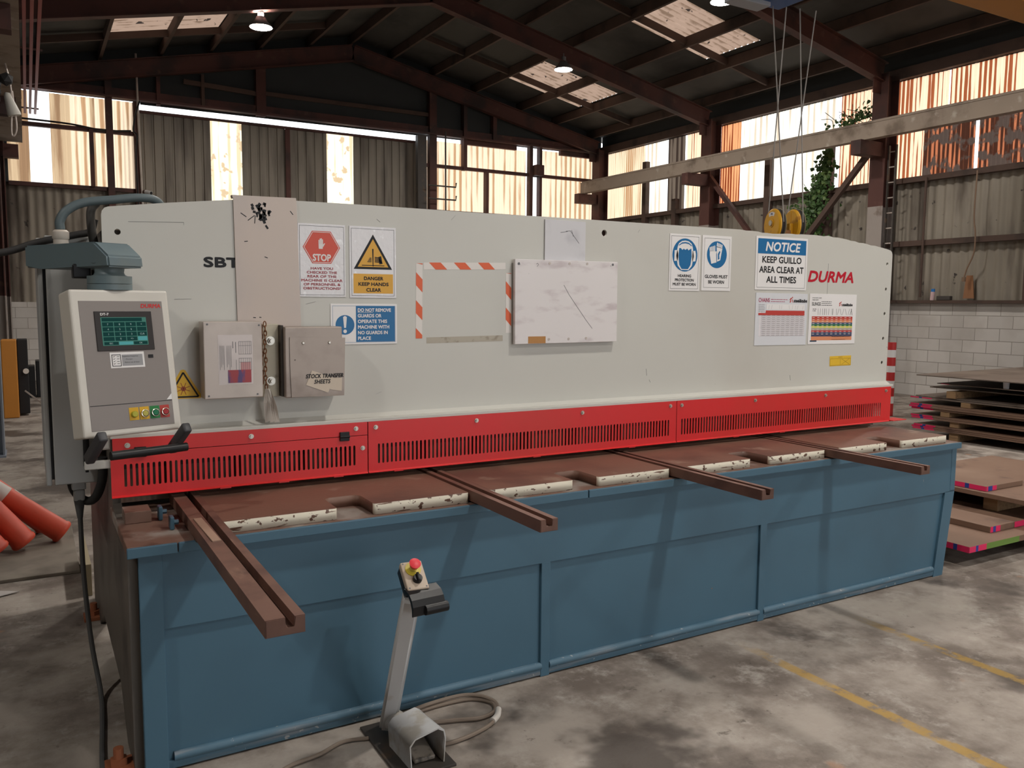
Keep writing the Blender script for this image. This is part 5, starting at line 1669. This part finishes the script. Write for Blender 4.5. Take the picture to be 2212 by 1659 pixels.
plate(9.12, 12.3, 3.75, 6.20, 0.735, 0.748, 'topmost dark plate of the rear stack with yellow sprayed corner', M_PLATEGREY, (), GR).rotation_euler = (0, R(0), R(2.5))
for yc, z0, z1, lab in ((5.70, 0.0, 0.094, 'timber block on the floor under the rear stack'), (5.70, 0.156, 0.221, 'timber block on the lowest plates of the rear stack'), (5.82, 0.267, 0.329, 'green marked timber block in the middle of the rear stack'),
                          (5.58, 0.398, 0.457, 'timber block with a knot high in the rear stack'), (5.76, 0.491, 0.571, 'topmost timber block of the rear stack')):
    packer(XS0 + 0.03, 11.9, yc - 0.055, yc + 0.055, z0, z1, lab, 'timber blocks in the rear stack')
    if lab.startswith('topmost'):
        packer(9.5, 11.9, 4.25, 4.36, 0.604, 0.645, 'timber block hidden between the upper plates of the rear stack', 'timber blocks in the rear stack')
for z0, z1 in ((0.0, 0.094), (0.156, 0.221), (0.267, 0.329), (0.398, 0.457), (0.491, 0.571)):
    packer(XS0 + 0.25, 11.9, 4.0, 4.11, z0, z1, 'timber block at the near end of the rear stack, %d mm up' % int(z0 * 1000), 'timber blocks in the rear stack')
mb = MB()
mb.tube([(9.24, 5.17, 0.656), (9.24, 5.17, 0.733)], [0.028, 0.033], 18)
tag(build('white_packing_block', mb, flat('white_plastic_block', (0.55, 0.54, 0.57), 0.4), smooth=True), 'white round block propping up the top plate of the rear stack', 'block')
packer(9.6, 11.9, 4.0, 4.1, 0.656, 0.733, 'timber block propping up the near end of the top plate', 'timber blocks in the rear stack')

GF = 'plates of the low front stack'
plate(4.775, 6.9, 2.825, 4.0, 0.092, 0.130, 'bottom plate of the low stack beside the blue base, pink and green sprayed edge', M_PLATE,
      (('x', 2.826, 2.90, M_PINK), ('x', 2.90, 2.925, M_BLUESPRAY), ('x', 2.925, 3.0, M_PINK), ('y', 4.776, 4.84, M_PINK), ('y', 4.84, 4.865, M_BLUESPRAY), ('y', 4.865, 4.95, M_PINK), ('y', 4.95, 5.30, M_GREENSPRAY)), GF)
plate(5.19, 6.9, 2.945, 4.1, 0.131, 0.170, 'second plate of the low stack, pink and blue sprayed corner', M_PLATE,
      (('y', 5.192, 5.22, M_PINK), ('y', 5.22, 5.25, M_BLUESPRAY), ('y', 5.25, 5.30, M_PINK), ('y', 5.46, 5.9, M_PINK)), GF)
plate(5.54, 7.0, 2.70, 4.0, 0.268, 0.300, 'third plate of the low stack, resting on timber above a dark gap', M_PLATE, (), GF)
plate(5.578, 6.02, 3.21, 3.74, 0.301, 0.335, 'small top plate of the low stack with pink front edge', M_PLATE,
      (('x', 3.212, 3.33, M_PINK), ('x', 3.33, 3.36, M_BLUESPRAY), ('x', 3.36, 3.47, M_PINK), ('y', 5.58, 5.60, M_PINK), ('y', 5.60, 5.65, M_BLUESPRAY), ('y', 5.65, 5.70, M_PINK)), GF)
for y in (3.15, 3.85):
    packer(5.0, 6.9, y, y + 0.1, 0.0, 0.091, 'timber block under the low front stack, %s row' % ('near' if y < 3.5 else 'far'), 'timber blocks in the front stack')
    packer(5.62, 6.9, y, y + 0.1, 0.171, 0.267, 'timber block in the gap of the low front stack, %s row' % ('near' if y < 3.5 else 'far'), 'timber blocks in the front stack')

# ------------------------------------------------------------------ overhead crane
mb = MB()
mb.box(-0.1, 12.5, 5.50, 5.93, 4.92, 5.45, 0.01)
cr = tag(build('crane_girder', mb, mat('yellow_crane_paint', (0.40, 0.17, 0.025), 0.5)), 'yellow overhead crane girder crossing the top right corner', 'crane girder')
ORG[cr.name] = cr.location.copy()
for x in (-0.135, 12.5):
    mb = MB()
    mb.box(x - 0.11, x + 0.11, 4.6, 6.8, 4.665, 4.98, 0.01)
    child(cr, 'end_truck', mb, mat('yellow_crane_paint', (0.40, 0.17, 0.025)))
H = empty('crane_hoist', (6.3, 5.95, 4.4), 'blue hoist under the roof with four ropes and a yellow hook block behind the machine', 'hoist')
mb = MB()
mb.box(5.90, 6.55, 5.55, 6.12, 4.44, 4.90, 0.03)
child(H, 'hoist_body', mb, mat('royal_blue_paint', (0.015, 0.07, 0.24), 0.4))
child(H, 'hoist_tray', MB().box(5.86, 6.30, 5.98, 6.16, 4.40, 4.45, 0.01), mat('pale_grey_tray', (0.32, 0.33, 0.36), 0.5))
M_ROPE = mat('wire_rope', (0.30, 0.28, 0.26), 0.45, 0.4)
HC = Vector((6.60, 6.0, 2.345))                    # middle of the hook block, turned a little about the vertical
HR = Matrix.Rotation(R(-18), 4, 'Z')
HM = Matrix.Translation(HC) @ HR
for bot, top in (((-0.085, -0.157, 0.02), (6.345, 6.0, 4.42)), ((0.125, -0.157, 0.02), (6.72, 6.0, 4.46)), ((-0.085, 0.157, 0.02), (6.53, 6.0, 4.44)), ((0.125, 0.157, 0.02), (6.95, 6.0, 4.48))):
    child(H, 'wire_rope', MB().cyl(top, HM @ Vector(bot), 0.006, n=8), M_ROPE)
M_YEL = mat('yellow_block_paint', (0.72, 0.37, 0.02), 0.35, layers=(((0.5, 0.22, 0.02), 14.0, 0.62, 0.72),), var=0.04)


def hkp(parent, name, mb, m, **k):
    mb.bm.transform(HM)
    return child(parent, name, mb, m, **k)


for k, x in enumerate((-0.115, 0.095)):
    mb = MB()
    mb.tube([(x - 0.014, 0, 0), (x, 0, 0), (x + 0.012, 0, 0)], [0.146, 0.162, 0.162], 40)
    if k == 1:
        mb.box(x - 0.05, x, -0.045, 0.045, -0.2, 0.02, 0.006)
        mb.box(x - 0.018, x - 0.010, -0.006, 0.006, -0.15, 0.148)
    hk = hkp(H, 'block_cheek', mb, M_YEL, smooth=True, sharp=40)
    mb = MB()
    mb.tube([(x + 0.014, 0, 0), (x + 0.022, 0, 0), (x + 0.034, 0, 0), (x + 0.046, 0, 0), (x + 0.054, 0, 0)], [0.164, 0.164, 0.150, 0.164, 0.164], 40)
    hkp(H, 'rope_sheave', mb, M_DARKSTEEL, smooth=True, sharp=40)
    mb = MB()
    mb.tube([(x + 0.058, 0.162 * math.sin(R(a)), 0.162 * math.cos(R(a))) for a in range(-150, 151, 10)], 0.004, 6)
    hkp(H, 'sheave_guard', mb, mat('olive_guard', (0.28, 0.24, 0.10), 0.5))
    if k == 0:
        hkp(hk, 'hub_plate', MB().cyl((x - 0.0145, 0, 0.02), (x - 0.020, 0, 0.02), 0.045, n=24), M_YEL)
        hkp(hk, 'hub_nut', MB().cyl((x - 0.020, 0, 0.02), (x - 0.030, 0, 0.02), 0.028, n=20), M_ZINC)
        mb = MB()
        pts = [(r_ * math.sin(R(a)), r_ * math.cos(R(a))) for r_, rng in ((0.130, range(-28, 29, 7)), (0.092, range(28, -29, -7))) for a in rng]
        mb.poly([(x - 0.0150, y, z) for y, z in pts])
        hkp(hk, 'capacity_label', mb, M_WHITE)
        mb = MB()
        text_into(mb, '10t', 0.020, Matrix(((0, 0, -1, x - 0.0156), (-1, 0, 0, 0), (0, 1, 0, 0.101), (0, 0, 0, 1))), bold=0.06)
        hkp(hk, 'capacity_lettering', mb, flat('navy_ink', (0.02, 0.02, 0.10), 0.4))
hkp(H, 'hook_yoke', MB().box(-0.05, 0.05, -0.07, 0.07, -0.30, -0.05, 0.01), mat('rusty_yoke', (0.30, 0.13, 0.04), 0.6))
mb = MB()
mb.tube(wobble([(0, 0, -0.28), (0, 0, -0.40), (0, -0.08, -0.49), (0, -0.02, -0.58), (0, 0.08, -0.55), (0, 0.10, -0.47)]), 0.028, 10)
hkp(H, 'lifting_hook', mb, M_DARKSTEEL, smooth=True)

# ------------------------------------------------------------------ small things along the walls
# conductor bars beside the left runway
mb0 = None
CB = empty('conductor_rail_set', (0.16, 8.0, 4.85), 'four red conductor bars hanging beside the left crane runway', 'conductor rail')
for k in range(4):
    x = 0.03 + k * 0.078
    child(CB, 'conductor_bar', MB().box(x - 0.019, x + 0.019, -6.0, 17.4, 4.815, 4.862), mat('red_conductor', (0.33, 0.06, 0.045), 0.5))
for y in (-3.0, 1.5, 6.0, 10.5, 13.2, 17.2):
    child(CB, 'bar_hanger', MB().box(0.0, 0.32, y - 0.015, y + 0.015, 4.863, 4.885).box(-0.01, 0.005, y - 0.015, y + 0.015, 4.637, 4.885), M_STEEL)

# work light and bundle hanging near the left column
mb = MB()
mb.tube(wobble([(-0.20, 12.0, 5.6), (-0.14, 12.0, 4.6), (-0.06, 12.0, 4.06), (-0.075, 12.0, 3.55), (-0.02, 12.0, 3.62), (-0.05, 12.0, 4.05)]), 0.011, 8)
tag(build('hanging_cable', mb, M_ALU, smooth=True), 'pale cable looping down beside the left column', 'cable')
mb = MB()
mb.tube([(-0.10, 12.0, 4.02), (-0.10, 12.0, 3.99), (-0.04, 12.0, 3.78), (-0.035, 12.0, 3.76)], [0.03, 0.04, 0.075, 0.07], 16)
tag(build('flood_light', mb, flat('white_shade', (0.55, 0.53, 0.48), 0.4), smooth=True), 'white conical light hanging from the looping cable at left', 'lamp')
mb = MB()
for k in range(18):
    c = Vector((-0.235 + rnd.gauss(0, 0.055), 11.9 + rnd.gauss(0, 0.05), 4.10 + rnd.gauss(0, 0.10)))
    bmesh.ops.create_icosphere(mb.bm, subdivisions=1, radius=rnd.uniform(0.04, 0.09), matrix=Matrix.Translation(c))
tag(build('cable_bundle', mb, M_RUBBER), 'dark tangled bundle against the left column', 'cable bundle')

# conduits and camera on the gable, beside the door
CA = empty('security_camera', (2.17, 18.1, 3.66), 'small white camera by the left edge of the sliding door', 'camera')
mb = MB()
mb.cyl((2.11, 18.05, 3.665), (2.19, 17.93, 3.635), 0.04, n=16)
child(CA, 'camera_body', mb, flat('camera_white', (0.6, 0.58, 0.56), 0.4), smooth=True, sharp=40)
child(CA, 'camera_lens', MB().cyl((2.19, 17.93, 3.635), (2.193, 17.925, 3.634), 0.032, n=16), M_BLACK)
child(CA, 'camera_mount', MB().box(2.07, 2.12, 18.05, 18.2, 3.64, 3.70), M_STEEL)
mb = MB()
mb.tube([(2.02, 18.13, 6.3), (2.03, 18.13, 5.0), (2.06, 18.13, 3.0)], 0.02, 8)
tag(build('wall_conduit', mb, M_ALU, smooth=True), 'thin pale conduit down the left door post', 'pipe')
mb = MB()
mb.tube(wobble([(2.06, 18.1, 5.4), (1.98, 18.1, 5.15), (1.93, 18.1, 4.84), (1.99, 18.1, 4.72), (1.96, 18.1, 4.3), (1.98, 18.1, 3.2)]), 0.016, 8)
tag(build('wall_cable', mb, M_BLACK, smooth=True), 'dark kinked cable left of the sliding door', 'cable')
mb = MB()
mb.tube([(8.58, 18.0, 5.5), (8.60, 18.0, 0.0)], 0.02, 8)
for z in (4.25, 3.95):
    mb.tube([(8.15, 18.0, z), (8.85, 18.0, z), (8.86, 18.0, z + 0.10)], 0.018, 8)
tag(build('rack_pipe', mb, M_DARKSTEEL, smooth=True), 'dark pipe with side prongs right of the sliding door', 'pipe')
mb = MB()
mb.box(11.08, 11.32, 18.02, 18.2, 4.72, 4.98, 0.02)
tag(build('junction_box', mb, M_STEEL), 'brown box on the pair of posts in the right gable band', 'box')

# orange and black lockers and a blade pile far left
LK = empty('orange_cabinet', (-0.16, 12.75, 0), 'tall orange cabinet standing far off at the left edge', 'cabinet')
child(LK, 'cabinet_body', MB().box(-0.32, -0.145, 12.66, 13.1, 0, 1.02, 0.01), mat('orange_cabinet_paint', (0.50, 0.20, 0.03), 0.5))
child(LK, 'black_side', MB().box(-0.143, -0.02, 12.85, 13.2, 0.03, 1.02, 0.01), flat('black_cabinet_side', (0.015, 0.015, 0.017), 0.5))
mb = MB()
mb.cyl((-0.05, 12.84, 0.60), (-0.05, 12.80, 0.60), 0.035, n=14)
child(LK, 'white_knob', mb, flat('white_knob', (0.6, 0.58, 0.55), 0.5))
BN = empty('black_bin_row', (0.12, 15.5, 0), 'dark low bins at the foot of the far block wall', 'bins')
for x, h in ((0.02, 0.50), (0.12, 0.58), (0.22, 0.52)):
    child(BN, 'bin', MB().box(x - 0.045, x + 0.045, 15.2, 15.6, 0, h, 0.01), M_BLACK)
mb = MB()
bar(mb, (-0.06, 10.6, 0.55), (0.12, 10.6, 0.38), 0.02, 0.015)
mb.box(0.10, 0.13, 10.59, 10.61, 0, 0.40)
tag(build('angle_iron_offcut', mb, M_ALU), 'pale thin bar slanting in the gap left of the electrical cabinet', 'steel bar')
mb = MB()
mb.poly([(-0.60, 5.25, 0.03), (-0.10, 5.03, 0.006), (-0.20, 4.99, 0.004), (-0.62, 4.92, 0.02)], (0, 0, 0.004))
tag(build('white_card', mb, flat('white_card', (0.46, 0.43, 0.41), 0.5)), 'white card lying on the floor at the left edge', 'card')
mb = MB()
mb.box(0.205, 0.235, 4.80, 5.42, 0.0, 0.17, 0.003)
tag(build('plywood_offcut', mb, mat('plywood', (0.34, 0.28, 0.18), 0.7)), 'pale board standing against the left foot of the guillotine', 'board')
mb = MB()
mb.tube(wobble([(-0.6, 3.6, 1.69), (-0.25, 3.55, 1.70), (-0.075, 3.525, 1.715), (0.03, 3.525, 1.752), (0.10, 3.525, 1.772), (0.165, 3.525, 1.789), (0.215, 3.525, 1.804), (0.232, 3.52, 1.85)], 16), 0.013, 12)
for v in mb.bm.verts:
    pass
tag(build('corrugated_hose', mb, mat('black_ribbed_hose', (0.030, 0.028, 0.027), 0.55, bump=0.0), smooth=True), 'black ribbed hose running off to the left behind the pendant arm', 'hose')
mb = MB()
mb.tube(wobble([(0.236, 3.42, 1.905), (0.214, 3.42, 1.87), (0.214, 3.42, 1.80), (0.222, 3.42, 1.74)]), 0.015, 12)
tag(build('breather_hose', mb, flat('dark_grey_hose', (0.07, 0.065, 0.06), 0.5), smooth=True), 'short grey hose bent down behind the top left corner of the cover', 'hose')

# ladder on the right column, cables, can and timber on the block wall
LD = empty('wall_ladder', (13.0, 9.42, 1.7), 'dark rung ladder fixed beside the right column', 'ladder')
for y in (9.38, 9.52):
    child(LD, 'ladder_rail', MB().box(12.98, 13.02, y - 0.012, y + 0.012, 1.65, 4.3), M_DARKSTEEL)
for k in range(10):
    child(LD, 'ladder_rung', MB().cyl((13.0, 9.38, 1.85 + k * 0.26), (13.0, 9.52, 1.85 + k * 0.26), 0.012, n=8), M_ALU)
mb = MB()
mb.tube(wobble([(13.14, 8.02, 3.7), (13.14, 8.03, 3.0), (13.12, 7.98, 2.7), (13.14, 8.00, 2.4), (13.14, 8.10, 2.15), (13.14, 8.14, 2.0)]), 0.012, 8)
mb.cyl((13.14, 8.14, 2.02), (13.14, 8.14, 1.95), 0.03, n=10)
tag(build('loose_wall_cable', mb, mat('brown_cable', (0.22, 0.14, 0.09), 0.6), smooth=True), 'loose brown cable hanging beside the post on the right wall', 'cable')
mb = MB()
mb.tube([(13.15, 8.90, 3.70), (13.15, 8.90, 1.7)], 0.02, 8)
tag(build('wall_pipe', mb, M_PURLIN, smooth=True), 'thin vertical pipe on the right wall nearer the ladder', 'pipe')
SC = empty('spray_can', (13.2, 8.70, 1.65), 'blue capped spray can standing on top of the block wall', 'spray can')
child(SC, 'can_body', MB().cyl((13.2, 8.71, 1.65), (13.2, 8.70, 1.79), 0.034, n=18), flat('red_white_can', (0.60, 0.42, 0.42), 0.35), smooth=True, sharp=40)
child(SC, 'can_cap', MB().tube([(13.2, 8.70, 1.79), (13.2, 8.70, 1.84)], [0.032, 0.030], 18), flat('blue_cap', (0.02, 0.16, 0.45), 0.35), smooth=True, sharp=40)
mb = MB()
mb.box(13.17, 13.25, 8.38, 8.62, 1.65, 1.72, 0.01)
tag(build('dark_offcut', mb, M_DARKSTEEL), 'dark lump on the block wall beside the spray can', 'offcut')
mb = MB()
mb.poly([(13.24, 8.02, 1.68), (13.24, 8.20, 1.68), (13.24, 8.16, 2.05), (13.24, 8.06, 2.05)], (0.02, 0, 0))
tag(build('rusty_patch_plate', mb, mat('rust_plate', (0.28, 0.13, 0.06), 0.7)), 'small rusty plate by the post low on the right wall', 'plate')
mb = MB()
mb.box(12.95, 13.05, 9.95, 10.45, 2.36, 2.46, 0.005)
tag(build('timber_bracket', mb, mat('red_timber', (0.22, 0.075, 0.04), 0.7)), 'short red timber on the right wall just above the cover', 'timber')
# striped post against the block wall
SP = empty('striped_post', (10.5, 7.49, 0), 'red and white striped warning post standing behind the right end of the machine', 'post')
child(SP, 'post_tube', MB().cyl((10.5, 7.49, 0), (10.5, 7.49, 1.04), 0.055, n=20), flat('post_red', (0.52, 0.04, 0.04), 0.4), smooth=True, sharp=40)
for z0, z1 in ((0.83, 0.935), (0.62, 0.71), (0.40, 0.50), (0.18, 0.28)):
    child(SP, 'white_band', MB().tube([(10.5, 7.49, z0), (10.5, 7.49, z1)], 0.0556, 20, caps=False), M_WHITE, smooth=True)

# creeper growing in through the right wall
VN = empty('creeper_plant', (13.1, 10.9, 1.7), 'green creeper growing through the right wall beside the brace', 'plant')
mb, ms = MB(), MB()
lr = random.Random(3)


def leaf(c, s):
    n = Vector((-1 + lr.uniform(-0.6, 0.6), lr.uniform(-0.9, 0.9), lr.uniform(-0.7, 0.7))).normalized()
    a = n.orthogonal().normalized()
    a = Matrix.Rotation(lr.uniform(0, 6.28), 3, n) @ a
    b_ = n.cross(a)
    c = Vector(c)
    mb.bm.faces.new([mb.bm.verts.new(c + a * (u * s) + b_ * (v * s) + n * (w_ * s)) for u, v, w_ in ((-0.55, 0, 0), (-0.35, 0.42, 0.12), (0.1, 0.40, 0.10), (0.75, 0, -0.1), (0.1, -0.40, 0.10), (-0.35, -0.42, 0.12))])


spine = [((10.90, 4.40), 0.10), ((10.92, 4.15), 0.17), ((11.0, 3.9), 0.22), ((11.08, 3.62), 0.28), ((11.25, 3.35), 0.36), ((11.3, 3.05), 0.36), ((11.32, 2.75), 0.34), ((11.36, 2.45), 0.30), ((11.4, 2.2), 0.25)]
for (y, z), w_ in spine:
    for k in range(int(150 * w_ / 0.3)):
        leaf((13.12 - abs(lr.gauss(0, 0.05)), y + lr.gauss(0, w_ * 0.55), z + lr.gauss(0, 0.13)), lr.uniform(0.05, 0.095))
for k in range(130):
    tt = lr.random()
    leaf((13.08 - abs(lr.gauss(0, 0.05)), 10.75 - tt * 0.85 + lr.gauss(0, 0.1), 4.72 + tt * 0.18 + abs(lr.gauss(0, 0.10))), lr.uniform(0.04, 0.075))
for k in range(14):
    y, z = 10.8 - lr.random() * 0.9, 4.75
    ms.tube(wobble([(13.1, y, z), (13.06, y + lr.uniform(-0.2, 0.2), z + lr.uniform(0.1, 0.25)), (13.04, y + lr.uniform(-0.3, 0.4), z + lr.uniform(0.2, 0.42))], 4), 0.006, 5)
ms.tube(wobble([(13.12, 11.4, 2.0), (13.1, 11.3, 2.8), (13.1, 11.1, 3.6), (13.1, 10.9, 4.4), (13.1, 10.5, 4.8), (13.1, 10.0, 4.9)]), 0.014, 6)
child(VN, 'leaves', mb, mat('creeper_leaf', (0.045, 0.10, 0.025), 0.5, layers=(((0.10, 0.16, 0.04), 9.0, 0.5, 0.65),)))
child(VN, 'stems', ms, mat('creeper_stem', (0.09, 0.06, 0.04), 0.7))
